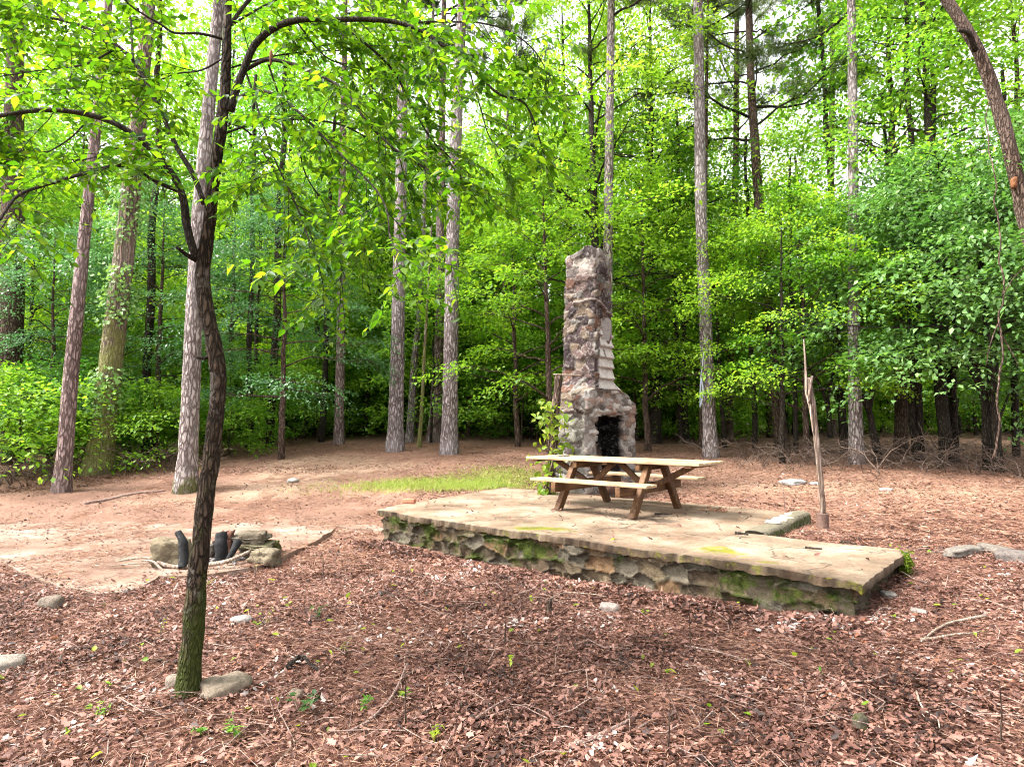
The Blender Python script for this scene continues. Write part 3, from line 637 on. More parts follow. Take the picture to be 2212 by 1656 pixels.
# length along the wall, the same at every height, for the stone pattern
S = np.select([SD == 0, SD == 1, SD == 2, SD == 3], [Aa, 1.9 + Bb, 5 - Aa, 6.4 - Bb])
g1, id1 = stones(S, ZZ, .23, .17, 41, .5); g2, id2 = stones(S, ZZ, .25, .12, 43, .18)
base_front = (SD == 0) & (ZZ < 1.95); gap = np.where(base_front, g2, g1); ID = np.where(base_front, id2, id1)
disp = sstep(0, .1, gap) * .065 * (.2 + ((ID * 7) % 1)) + (vnoise(np.stack([Aa, Bb, ZZ], -1), 8, 6, 3) - .5) * .06 + (vnoise(np.stack([Aa, Bb, ZZ], -1), 2.2, 61, 2) - .5) * .06
col = pal(ID, PURPLE)
lowleft = (SD == 3) & (ZZ < 1.5)
col = np.where(base_front[..., None], pal(ID, PALE), col); col = np.where(lowleft[..., None], pal(ID, GREY), col)
pale = (sstep(4.15, 4.4, ZZ) * (vnoise(np.stack([S, ZZ, S], -1), 3, 9, 2) > .42))[..., None]; col = col * (1 - pale) + pal(ID, [(.30, .265, .225), (.24, .19, .165), (.14, .12, .105)]) * pale
mort = ((1 - sstep(.01, .075, gap)) * np.clip(.25 + 1.2 * vnoise(np.stack([S, ZZ, S], -1), 2.5, 15, 2), 0, 1))[..., None]; mcol = np.where((ZZ < 1.95)[..., None], (.38, .35, .315), (.34, .295, .265)); col = col * (1 - mort) + mcol * mort
# lichen greys the low left wall, cement courses face the shaft
ribs = (SD == 0) & (ZZ > 1.97) & (ZZ < 3.02 + .15 * np.sin(Aa * 13)) & (Aa > A0 + .1)
saw = ((ZZ - 1.97) / .21) % 1.0
ribw = sstep(A0 + .08, A0 + .17, Aa) * ribs
disp = disp * (1 - ribw) + ribw * (.075 * (1 - saw) ** 1.3 + .012 + (vnoise(np.stack([Aa, Bb, ZZ], -1), 16, 3, 3) - .5) * .03)
rc = np.where((vnoise(np.stack([S, ZZ, S], -1), 7, 19, 2) > .72)[..., None], (.14, .11, .10), (.46, .42, .385)) * np.where(saw > .9, .7, 1)[..., None]
col = col * (1 - ribw[..., None]) + rc * ribw[..., None]
smooth_patch = ((SD == 0) & (ZZ > 2.95) & (ZZ < 3.4) & (Aa > A0 + .22))[..., None] & (vnoise(np.stack([S, ZZ, S], -1), 5, 29, 2) < .62)[..., None]
col = np.where(smooth_patch, (.27, .24, .23), col); disp = np.where(smooth_patch[..., 0], .03, disp)
scar = np.where(SD == 0, 3.72 - .42 * (Aa - A0), np.where(SD == 3, 3.72 - .12 * (B1 - Bb) * 0 - .1 * (Bb - B0), -9)); ds = ZZ - scar
on = (np.abs(ds) < .022) & ((SD == 0) | ((SD == 3) & (Bb < .5))); disp = np.where(on, disp + .04, disp); col = np.where(on[..., None], (.24, .2, .18), col)
disp = np.where((ds < -.03) & (ds > -.1) & (SD == 0), disp - .03, disp)
ledge = ((np.abs(ZZ - 1.99) < .035) & (SD == 3)); disp = np.where(ledge, .1, disp)
ragged = vnoise(np.stack([S, S * 0, S * 0], -1), 3.2, 77, 2)
Zt = ZZ + sstep(4.3, 4.74, ZZ) * (ragged - .6) * .28
V = CH(Aa + NA * disp, Bb + NB * disp, Zt)
F = grid_faces(*ZZ.shape, wrap=True)
OPA, OPZ = (.34, 1.36), (.33, 1.47)
cell = (SD == 0) & (Aa > OPA[0] + .02 * np.sin(ZZ * 23)) & (Aa < OPA[1] + .025 * np.sin(ZZ * 19 + 1)) & (ZZ > OPZ[0]) & (ZZ < OPZ[1] + .03 * np.sin(Aa * 11)); hole = cell.ravel()[F].all(1)
mb = MB(); mb.add(V.reshape(-1, 3), F[~hole], rnd=np.where(lowleft, .15, .02).ravel(), col=rgba(col).reshape(-1, 4))
cap = CH(np.array([.7]), np.array([.44]), np.array([4.5])); nT = len(tt); top0 = (len(zs) - 1) * nT
Vt = np.vstack([V.reshape(-1, 3)[top0:], cap]); j = np.arange(nT); mb.add(Vt, np.stack([j, (j + 1) % nT, np.full(nT, nT)], -1), rnd=.02, col=(.3, .26, .23, 1))
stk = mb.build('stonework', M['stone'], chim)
bm = bmesh.new(); bm.from_mesh(stk.data); bmesh.ops.remove_doubles(bm, verts=bm.verts, dist=.0005)
tl = bm.verts.layers.float_color['tint']
def opening_edge(x):
    m = (x.verts[0].co + x.verts[1].co) / 2 + Vector(chim.location) - Vector(C0); a = m.dot(Vector(Va)); b = m.dot(Vector(Ua))
    return x.is_boundary and OPA[0] - .1 < a < OPA[1] + .1 and .2 < m.z < 1.7 and b < .3
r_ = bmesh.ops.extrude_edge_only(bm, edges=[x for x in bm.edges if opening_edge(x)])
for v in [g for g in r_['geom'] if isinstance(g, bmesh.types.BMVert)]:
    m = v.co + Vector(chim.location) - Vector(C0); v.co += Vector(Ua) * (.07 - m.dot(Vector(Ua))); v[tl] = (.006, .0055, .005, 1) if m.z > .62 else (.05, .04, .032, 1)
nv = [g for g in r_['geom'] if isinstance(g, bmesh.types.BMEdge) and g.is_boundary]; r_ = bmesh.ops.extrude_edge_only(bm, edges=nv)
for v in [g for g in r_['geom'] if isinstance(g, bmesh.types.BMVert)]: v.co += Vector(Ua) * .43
bmesh.ops.delete(bm, geom=[v for v in bm.verts if not v.link_faces], context='VERTS')
bm.to_mesh(stk.data); bm.free()
# brick back of the firebox, sooted above
ga, gz_ = np.meshgrid(np.arange(OPA[0] - .15, OPA[1] + .15, .02), np.arange(OPZ[0] - .15, OPZ[1] + .2, .02))
g3, id3 = stones(ga, gz_, .21, .085, 61, .06); V = CH(ga, .48 - sstep(0, .25, g3) * .015, gz_)
soot = (sstep(.62, .9, gz_ + (vnoise(np.stack([ga, gz_, ga], -1), 4, 2, 2) - .5) * .3))[..., None]
c3 = pal(id3, [(.13, .09, .066), (.17, .115, .085), (.10, .066, .05)]) * (1 - soot) + np.array((.005, .005, .005)) * soot
mb = MB(); mb.add(V.reshape(-1, 3), grid_faces(*ga.shape), rnd=0., col=rgba(c3).reshape(-1, 4)); mb.build('firebox', M['stone'], chim)
V, F = box(CH(.85, -.03, 1.5), (1.14, .09, .07), np.array([Va, Ua, (0, 0, 1.)])); mb = MB(); mb.add(V, F, col=(.2, .16, .14, 1), rnd=0.); bevel_obj(mb.build('lintel', M['stone'], chim), .012)

# rubble lying at the foot of the hearth: each stone by itself
for i, (a, b, z, s, lab) in enumerate([(.30, -.30, .10, (.34, .26, .2), 'reddish rubble stone fallen at the corner below the fireplace'), (.62, -.34, .12, (.36, .24, .2), 'round brown rubble stone before the middle of the hearth'), (.95, -.28, .13, (.32, .26, .22), 'purple brown rubble stone on the hearth heap seen under the table'),
     (1.28, -.36, .10, (.34, .3, .18), 'broad rubble stone at the right end of the hearth heap'), (1.62, -.22, .2, (.5, .28, .09), 'slab of stone tilted against the right jamb of the fireplace'), (1.80, -.34, .06, (.32, .22, .14), 'small stone beside the tilted slab right of the fireplace'), (.5, -.55, 0, (.3, .22, .12), 'low flat stone on the slab behind the table'), (1.05, -.6, .0, (.28, .2, .12), 'pale lichened stone lowest in the hearth heap')]):
    q = CH(a, b, z); tilt = np.array([Va, Ua, (0, 0, 1.)]) @ np.eye(3)
    if i == 4:
        c_, s_ = math.cos(.6), math.sin(.6); tilt = np.array([Va * c_ + np.array([0, 0, s_]), Ua, -Va * s_ + np.array([0, 0, c_])])
    V, F = rock(q, s, 70 + i, tilt, sub=3, blocky=.45); mb = MB(); mb.add(V, F, rnd=.1 + .2 * (i > 5), col=(*[tuple(x * .55 for x in c_) for c_ in [(.27, .15, .115), (.25, .155, .12), (.2, .13, .12), (.29, .21, .17), (.3, .25, .22), (.27, .22, .2), (.28, .26, .22), (.34, .31, .26)]][i], 1))
    tag(mb.build('rubble_stone', M['stone_loose'], base=q), lab, 'stone', 'rubble below the fireplace')
# ------------------------------------------------------------------ picnic table
tc = (on_z(1208, 1102, 0) + on_z(1303, 1083, 0) + on_z(1372, 1120, 0) + on_z(1470, 1100, 0)) / 4
tab = thing('picnic_table', 'wooden picnic table with bleached boards and brown A frame legs on the slab', 'table', (tc[0], tc[1], .004), math.atan2(-Ua[1], -Ua[0]))   # local +x to the right end, +y away
def tpart(name, boxes, mat, bev=.006):
    mb = MB()
    for b in boxes: mb.add(*box(*b), rnd=rng.random())
    o = mb.build(name, M[mat], smooth=False); o.parent = tab; return bevel_obj(o, bev)
def beam(p, q, w, h):
    p = np.array(p, float); q = np.array(q, float); x = nrmz(q - p); y = nrmz(np.cross((0, 1, 0) if abs(x[1]) < .7 else (1, 0, 0), x)); z = np.cross(x, y)
    return ((p + q) / 2, (np.linalg.norm(q - p), w, h), np.array([x, y, z]))
tpart('tabletop', [((.01 * ((i * 7) % 3 - 1), -.336 + i * .168, .738), (2.9, .160, .04)) for i in range(5)], 'table_top')
for s in (-1, 1): tpart('bench', [((0, s * .80 - .073, .458), (1.92, .138, .04)), ((.006, s * .80 + .073, .458), (1.92, .138, .04))], 'table_top')
for sx in (-1, 1):
    for sy in (-1, 1):
        p, q = np.array([sx * .62, sy * .68, 0]), np.array([sx * .62, sy * .25, .69])
        x = nrmz(q - p); yv = np.array([1., 0, 0]); zv = np.cross(x, yv)
        V, F = box((p + q) / 2, (np.linalg.norm(q - p) + .06, .085, .14), np.array([x, yv, zv])); V[:, 2] = np.clip(V[:, 2], 0, .692)
        mb = MB(); mb.add(V, F); o = mb.build('leg', M['table_frame'], smooth=False); o.parent = tab; bevel_obj(o)
    tpart('crossbeam', [((sx * .53, 0, .365), (.075, 1.88, .14))], 'table_beam')
    tpart('cleat', [((sx * .53, 0, .665), (.07, .78, .10))], 'table_beam')
    tpart('cleat', [((sx * 1.28, 0, .70), (.09, .80, .032))], 'table_beam')
    tpart('brace', [beam((sx * .53, .03, .36), (sx * 1.16, .03, .69), .085, .042)], 'table_frame')
    tpart('brace', [beam((sx * .45, -.03, .36), (sx * .04, -.03, .71), .085, .042)], 'table_frame')
tpart('cleat', [((0, 0, .70), (.08, .78, .032))], 'table_beam')
q = at_y(1213, 981, tc[1] + .6); q = np.array([q[0], q[1], .768])
mb = MB()
for i in range(5):
    a = rng.random() * 6; p = q + np.array([(rng.random() - .5) * .12, (rng.random() - .5) * .04, 0]); mb.add(*tube([p, p + np.array([math.cos(a), math.sin(a), .15]) * .05, p + np.array([math.cos(a + .6), math.sin(a + .6), .1]) * .09], .007, 5))
tag(mb.build('scrap', M['wire'], base=q), 'small dark scrap lying on the table top', 'scrap')

# ------------------------------------------------------------------ post with vine
pb = on_z(1188, 1067, 0); 
pt = at_y(1206, 812, pb[1]); post = thing('wooden_post', 'rough barked log post with a thin plank nailed across its top', 'post', tuple(pb))
pm = smooth_path([pb + np.array([-.04, 0, -.05]), pb * .72 + pt * .28 + np.array([.0, 0, 0]), pb * .3 + pt * .7, pt], 34)
mb = MB(); mb.add(*tube(pm, np.interp(np.linspace(0, 1, 34), [0, .16, .2, 1], [.115, .11, .078, .07]), 16, .35, 3, rscale=9)); mb.build('log', M['bark_brown'], post)
mb = MB(); mb.add(*box(pt + np.array([.16, -.02, .02]), (.52, .12, .022), np.array([(.985, -.15, -.04), (.15, .985, 0), (.04, 0, 1)]))); bevel_obj(mb.build('plank', M['dead_wood'], post, smooth=False), .003)
vine = thing('vine', 'yellow green leafy vine climbing the log post by the chimney', 'vine', tuple(pb + np.array([-.1, -.12, 0])))
st = smooth_path([pb + np.array([-.12, -.1, 0]), pb + np.array([-.02, -.16, .4]), pb + np.array([.1, -.05, .9]), pb + np.array([.0, -.16, 1.3]), pb + np.array([.06, -.12, 1.75])], 40)
mb = MB(); mb.add(*tube(st, .011, 6)); mb.build('stem', M['twig'], vine)
n = 210; t = rng.random(n) ** .75; P = st[(t * 39).astype(int)] + rng.normal(0, 1, (n, 3)) * np.array([.13, .1, .07]) * (.45 + .9 * np.sin(t * 2.6)[:, None])
D = nrmz(rng.normal(0, 1, (n, 3)) + np.array([0, -.5, -.5])); Nn = nrmz(rng.normal(0, .5, (n, 3)) + np.array([0, -.5, 1])); Lf = rng.uniform(.07, .18, n)
mb = MB(); add_leaves(mb, P, D, Nn, Lf, Lf * .6, 'fine', curl=rng.uniform(0, .3, n)); mb.build('leaves', M['leaf_yellow'], vine)

# ------------------------------------------------------------------ leaning pole in a rusty pipe
pb = on_ground(1778, 1142); z0 = float(floor_z(pb[0], pb[1])); d = pb[1]
pole = thing('leaning_pole', 'tall leaning bare pole with a split fork, set in a rusty pipe', 'pole', tuple(pb))
mb = MB(); th = np.linspace(0, 2 * np.pi, 33)[:-1]; prof = [(.074, -.15), (.074, .2), (.076, .208), (.072, .214), (.064, .212), (.062, .05)]
V = np.array([(pb[0] + r * math.cos(a), pb[1] + r * math.sin(a), z0 + z) for r, z in prof for a in th]); mb.add(V, grid_faces(len(prof), 32, True)); mb.build('pipe', M['rust'], pole)
px = [(1778, 1138), (1777, 1090), (1771, 1020), (1764, 950), (1757, 885), (1751, 845), (1747, 815)]; pw = np.array([11, 11, 11, 11.5, 11.5, 12.5, 9]) / 1300 * d / 2
pts = np.array([at_y(a, b, d) for a, b in px]); P = smooth_path(pts, 60); rr = np.interp(np.linspace(0, 1, 60), np.linspace(0, 1, 7), pw)
mb = MB(); mb.add(*tube(P, rr, 14, .35, 5, rscale=7)); mb.build('shaft', M['pole_wood'], pole)
mb = MB(); P = smooth_path([at_y(1757, 935, d - .02), at_y(1750, 880, d - .02), at_y(1742, 848, d), at_y(1741, 815, d), at_y(1739, 775, d), at_y(1736, 733, d)], 40); mb.add(*tube(P, np.interp(np.linspace(0, 1, 40), [0, .2, .5, 1], [.012, .018, .016, .008]), 10, .4, 9)); mb.build('prong', M['dead_wood'], pole)
mb = MB(); P = smooth_path([at_y(1748, 870, d - .03), at_y(1749, 845, d - .05), at_y(1755, 812, d - .04)], 16); mb.add(*tube(P, np.interp(np.linspace(0, 1, 16), [0, .5, 1], [.015, .02, .014]), 9, .5, 12)); mb.build('prong', M['pole_wood'], pole)

# thin rod, brick
def stem_thing(name, label, cat, pix, w0, w1, mat, group=None, n=14):
    b = on_ground(*pix[0]); d = b[1]; b[2] = float(top_z(b[0], b[1]))
    P = smooth_path([b - np.array([0, 0, .03])] + [at_y(x, y, d) for x, y in pix[1:]], n); mb = MB(); mb.add(*tube(P, np.linspace(w0, w1, n), 6))
    return tag(mb.build(name, M[mat], base=b), label, cat, group)
stem_thing('bare_weed', 'thin upright bare stem sticking up by the end of the kerb', 'stem', [(1696, 1118), (1694, 1080), (1690, 1045), (1689, 1028)], .008, .004, 'twig')
q = on_z(883, 1087, 0); mb = MB(); mb.add(*box(q + np.array([0, 0, .042]), (.21, .1, .065), np.array([(.97, -.2, 0), (.2, .97, 0), (0, 0, 1.)]))); bevel_obj(tag(mb.build('brick', M['brick'], base=q, smooth=False), 'single red brick on the far left corner of the slab', 'brick'), .005)

# ------------------------------------------------------------------ fire pit
FP = on_z(480, 1215, ZP); dF = FP[1]; GP = lambda px, py: on_z(px, py, ZP)
AX = rotz(.12)
def block(name, px0, px1, py0, py1, dep, lab, seed, col, ax=AX, blocky=.92, moss=.15, cat='stone', group='stones of the fire pit', dy=0):
    a = GP(px0, py1); b = GP(px1, py1); dd = (a[1] + b[1]) / 2 + dy; h = (py1 - py0) / 1300 * dd; wd = (px1 - px0) / 1300 * dd
    c = (a + b) / 2 + np.array([0, dep / 2 + dy, h / 2 - .02]); V, F = rock(c, (wd, dep, h + .04), seed, ax, sub=4, blocky=blocky); V += (np.stack([vnoise(V * 1.0, 16, 5 + i_, 3) for i_ in range(3)], -1) - .5) * .045; mb = MB(); mb.add(V, F, rnd=moss, col=(*[q_ * .42 for q_ in col], 1))
    return tag(mb.build(name, M['stone_loose'], base=c - np.array([0, 0, h / 2])), lab, cat, group)
block('fire_stone', 322, 398, 1170, 1226, .22, 'big upright tan block left of the charred logs', 101, (.36, .29, .19))
block('fire_stone', 455, 478, 1160, 1215, .12, 'reddish scorched stone behind the thick charred log', 102, (.26, .12, .085), dy=.22)
block('fire_stone', 503, 552, 1160, 1212, .2, 'upright brown stone right of the charred logs', 103, (.25, .2, .14), dy=.15)
block('fire_stone', 538, 590, 1192, 1218, .25, 'low squared stone at the right end of the fire pit', 104, (.38, .31, .21), ax=rotz(-.1))
def slab_stone(px0, px1, py, zlift, wid, lab, seed, col, roll=0.0, dy=.1):
    a = GP(px0, 1210); b = GP(px1, 1210); dd = a[1] + dy; A = at_y(px0, py, dd); B = at_y(px1, py + roll, dd); c = (A + B) / 2; L = np.linalg.norm(B - A); x = (B - A) / L; y = np.array([0, 1., .1]); y = nrmz(y - x * y.dot(x)); z = np.cross(x, y)
    V, F = rock(c, (L, wid, .05), seed, np.array([x, y, z]), sub=4, blocky=.7); V += (np.stack([vnoise(V * 1.0, 16, 5 + i_, 3) for i_ in range(3)], -1) - .5) * .035; mb = MB(); mb.add(V, F, rnd=.3, col=(*[q_ * .42 for q_ in col], 1)); return tag(mb.build('flagstone', M['stone_loose'], base=c), lab, 'stone', 'stones of the fire pit')
slab_stone(500, 580, 1158, 0, .34, 'topmost flat flagstone on the fire pit wall', 111, (.30, .25, .18), 2, dy=.25)
slab_stone(520, 590, 1174, 0, .34, 'second mossy flagstone under the topmost one of the fire pit', 112, (.24, .21, .12), 3, dy=.2)
block('fire_stone', 404, 436, 1188, 1216, .14, 'small sooty stone behind the curved log', 106, (.2, .17, .14), dy=.2)
block('fire_stone', 436, 458, 1182, 1212, .14, 'dark scorched stone between the logs at the back of the pit', 107, (.14, .1, .085), dy=.25)
block('fire_stone', 560, 588, 1176, 1200, .15, 'mossy stone propping the flagstones', 105, (.2, .19, .07), moss=.5, dy=.15)
def log_thing(name, pix, ws, lab, cat, mat, dd=0, seed=1, group=None, rough=.3, n=26):
    dL = dF + dd; P = smooth_path([at_y(x, y, dL + o) for x, y, o in pix], n); w = np.interp(np.linspace(0, 1, n), np.linspace(0, 1, len(ws)), np.array(ws) / 1300 * dL / 2); mb = MB(); mb.add(*tube(P, w, 14, rough, seed, rscale=12)); return tag(mb.build(name, M[mat], base=P[0]), lab, cat, group)
log_thing('charred_log', [(396, 1226, -.05), (397, 1195, 0), (395, 1170, .02), (384, 1148, .05)], [20, 19, 18, 13], 'curved charred log standing against the tan block', 'log', 'char', -.28, 2)
log_thing('charred_log', [(478, 1213, .08), (479, 1185, .1), (478, 1150, .15)], [27, 26, 24], 'thick cracked black log standing upright in the fire pit', 'log', 'char', -.08, 3, rough=.45)
log_thing('charred_log', [(488, 1216, -.05), (500, 1196, .0), (514, 1168, .1)], [9, 13, 19], 'half burnt log leaning towards the right stone', 'log', 'char', -.1, 4)
c = GP(470, 1214); mb = MB()
for i in range(90):
    p = c + np.array([rng.normal(0, .22), rng.normal(.1, .1), .005 + rng.random() * .02]); V, F = rock(p, rng.uniform(.015, .07, 3), 130 + i, sub=1); mb.add(V, F)
tag(mb.build('ash', M['ash']), kind='stuff')
log_thing('branch', [(250, 1212, -.1), (320, 1205, -.15), (365, 1222, -.2), (430, 1220, -.22), (490, 1212, -.2), (540, 1190, -.12)], [3, 5, 8, 9, 9, 6], 'long pale bent branch lying in front of the fire pit', 'branch', 'dead_wood', -.1, 6)
log_thing('branch', [(308, 1210, -.2), (330, 1212, -.25), (348, 1228, -.3), (362, 1240, -.35)], [3, 4, 5, 3], 'short forked branch on the patio left of the fire pit', 'branch', 'dead_wood', -.1, 7)
log_thing('branch', [(236, 1222, -.15), (300, 1216, -.2), (330, 1215, -.2)], [2, 3, 4], 'thin dry twig lying on the patio', 'branch', 'dead_wood', -.12, 8)

# ------------------------------------------------------------------ loose rocks
def loose(px, py, w, h, lab, seed, col, blocky=.3, dep=None, moss=.1, name='rock', sink=.3, group=None):
    b = on_ground(px, py); b[2] = float(top_z(b[0], b[1])); k = b[1] / 1300; W, H = w * k, h * k; V, F = rock(b + np.array([0, 0, H * (.5 - sink)]), (W, dep or W * .8, H * 1.15), seed, rotz(seed), sub=3, blocky=blocky)
    mb = MB(); mb.add(V, F, rnd=moss, col=(*[q_ * .5 for q_ in col], 1)); return tag(mb.build(name, M['stone_loose'], base=b), lab, 'stone', group)
loose(112, 1312, 46, 30, 'rounded grey brown rock in the leaves near the patio corner', 201, (.30, .24, .19))
loose(482, 1490, 96, 32, 'long flat pale rock right of the front tree foot', 202, (.34, .27, .2), .7, moss=.15)
loose(375, 1482, 40, 24, 'flat pale rock left of the front tree foot', 203, (.36, .29, .23), .6)
loose(640, 1498, 30, 18, 'small tan rock in the leaves between front tree and seedlings', 204, (.32, .24, .18), .6)
loose(0, 1442, 90, 26, 'pale flat rock cut by the picture edge', 205, (.42, .36, .3), .5)
loose(632, 1040, 28, 10, 'small white stone on the needles behind the patio', 206, (.6, .55, .5), .4)
loose(1316, 1322, 38, 17, 'pale pink stone block among the leaves before the wall', 207, (.52, .42, .37), .8)
loose(1712, 1043, 54, 10, 'white flat stone on the bare ground behind the pole', 208, (.6, .56, .52), .6)
loose(1760, 1046, 24, 8, 'small white stone beside the flat white one behind the pole', 209, (.58, .53, .5), .6)
loose(1915, 1061, 26, 7, 'white chip of stone on the bare track', 210, (.62, .58, .54), .6)
loose(2080, 1192, 120, 16, 'long sunken grey ledge stone at the far end of the broken edging', 211, (.30, .26, .22), .75, dep=.18)
loose(2150, 1186, 80, 18, 'middle grey ledge stone of the broken edging', 212, (.28, .24, .2), .75, dep=.2)
loose(2195, 1206, 70, 26, 'dark ledge stone nearest the camera in the broken edging', 213, (.24, .2, .18), .7, dep=.25)
loose(520, 1350, 40, 14, 'whitish rubble lump right of the front tree', 214, (.5, .45, .41), .5)
loose(1920, 1292, 34, 10, 'flat grey stone just off the platform corner', 215, (.3, .27, .24), .7)
loose(1985, 1322, 30, 9, 'pale flake of stone in the dark twigs', 216, (.5, .43, .38), .7)
loose(1860, 1575, 30, 38, 'small mossy stump of stone low in the leaves', 217, (.16, .13, .1), .5, moss=.5, sink=.2)
loose(1600, 1212, 6, 5, 'tiny pebble on the walkway', 218, (.3, .26, .22), .5)
# sticks lying about, twigs and splinters on the slab
def stick(pix, w, lab, mat='twig', name='stick', cat='stick', lift=.015, seed=1, group=None):
    P = []
    for x, y in pix:
        p = on_ground(x, y); p[2] = float(top_z(p[0], p[1])) + lift; P.append(p)
    P = smooth_path(P, 20); P[:, 2] += (vnoise(P, 5, seed, 2) - .3) * .03; mb = MB(); r = w / 1300 * P[0][1] / 2; mb.add(*tube(P, np.linspace(r, r * .55, 20), 7, .3, seed)); return tag(mb.build(name, M[mat], base=P[0]), lab, cat, group)
stick([(1232, 1615), (1290, 1595), (1340, 1575), (1372, 1555)], 13, 'thick pale stick lying in the leaves at the lower middle', seed=3)
stick([(752, 1583), (790, 1560), (830, 1525), (850, 1500), (880, 1445)], 9, 'crooked brown stick lying among the seedlings', seed=4)
stick([(1030, 1545), (1070, 1520), (1105, 1505)], 7, 'short stick in the leaves between two seedlings', seed=5)
stick([(1380, 1585), (1400, 1570), (1420, 1550)], 5, 'thin stick just right of the thick pale one', seed=6)
stick([(2130, 1335), (2060, 1350), (2000, 1385), (1990, 1395)], 6, 'curved pale stick right of the platform corner', 'dead_wood', seed=7)
stick([(1990, 1390), (2040, 1385), (2090, 1380), (2120, 1372)], 6, 'straight pale stick crossing the curved one', 'dead_wood', seed=8)
stick([(1480, 1400), (1530, 1410), (1600, 1425)], 4, 'long thin twig in the leaves below the wall', seed=9)
stick([(1190, 1305), (1225, 1290), (1270, 1295), (1310, 1305)], 3, 'pale arched twig beside the pink stone block', 'dead_wood', lift=.04, seed=10)
stick([(1980, 1500), (1995, 1535), (2025, 1560), (2030, 1580)], 4, 'pale bent twig in the leaves at the lower right', 'dead_wood', seed=11)
stick([(620, 1450), (650, 1432), (672, 1444), (690, 1455)], 12, 'dark rotten stick right of the flat rock', 'bark_dark', seed=12)
stick([(80, 1020), (110, 1010), (170, 988)], 6, 'pale pole lying behind the mossy pine foot', 'dead_wood', seed=13)
stick([(182, 1092), (230, 1082), (290, 1070), (356, 1060)], 10, 'fallen grey log on the needles left of the front tree', 'twig', name='fallen_log', cat='log', seed=14, lift=0)
stick([(1415, 1152), (1432, 1150), (1452, 1150)], 4, 'dark splinter on the slab in front of the table', 'bark_dark', seed=15)
stick([(1818, 1210), (1836, 1214), (1852, 1218)], 5, 'dark bark strip on the walkway near the notch', 'bark_dark', seed=16)
stick([(1590, 1203), (1605, 1205), (1618, 1206)], 7, 'dark bark strip beside the yellow moss', 'bark_dark', seed=17)
stick([(1742, 1240), (1760, 1243), (1778, 1246)], 6, 'dark bark strip near the front edge of the walkway', 'bark_dark', seed=18)
stick([(1060, 1520), (1020, 1500), (980, 1495)], 3, 'thin twig left of the short stick', seed=19)
# dry upright stems in front
for i, (pix, lab) in enumerate([(([(1492, 1405), (1490, 1350), (1489, 1300)]), 'tall dead weed stem in the leaves before the wall'), (([(700, 1250), (698, 1210), (697, 1195)]), 'short dead weed stem by the patio'), (([(1440, 1640), (1446, 1570), (1448, 1520)]), 'dark weed stem beside the thick pale stick'), (([(875, 1560), (876, 1500), (877, 1440)]), 'weed stem beside the crooked stick'),
      (([(1090, 1400), (1092, 1350), (1094, 1320)]), 'thin weed stem in the middle of the leaves'), (([(2160, 1600), (2163, 1520), (2158, 1470)]), 'weed stem at the lower right edge'), (([(1555, 1252), (1540, 1218), (1536, 1186)]), 'pale shoot leaning on the mossy wall')]):
    stem_thing('dead_weed', lab, 'stem', pix, .006, .002, 'bark_brown' if i < 6 else 'dead_wood')
# broken dark stub
log = on_ground(1187, 1318)
stem_thing('stub', 'broken brown stub of wood standing in the leaves', 'stub', [(1186, 1328), (1186, 1310), (1188, 1295)], .035, .022, 'bark_brown')
# ------------------------------------------------------------------ seedlings
def seedling(px, py, hpx, spread, lab, mat='leaf_mid', nl=9, leaf=.05, fern=False):
    b = on_ground(px, py); b[2] = float(top_z(b[0], b[1])) - .01; k = b[1] / 1300; h = hpx * k; t = thing('seedling', lab, 'plant', tuple(b)); ms = MB(); ml = MB()
    ns = max(1, nl // 6)
    for s in range(ns):
        a = rng.random() * 6.28; tip = b + np.array([math.cos(a) * spread * k * .4, math.sin(a) * spread * k * .4, h * rng.uniform(.7, 1)]); P = smooth_path([b, (b + tip) / 2 + np.array([0, 0, h * .12]), tip], 10); ms.add(*tube(P, np.linspace(.004, .0018, 10), 5))
        m = max(3, nl // ns); t_ = rng.uniform(.35, 1, m); Pp = P[(t_ * 9).astype(int)]; az = rng.random(m) * 6.28; D = np.stack([np.cos(az), np.sin(az), rng.uniform(-.3, .5, m)], -1); L = rng.uniform(.6, 1.1, m) * leaf * .8
        add_leaves(ml, Pp, D, np.array([0, 0, 1.]) + rng.normal(0, .3, (m, 3)), L, L * (.32 if fern else .55), 'fine', curl=rng.uniform(0, .4, m))
    ms.build('stem', M['twig'], t); ml.build('leaves', M[mat], t); return t
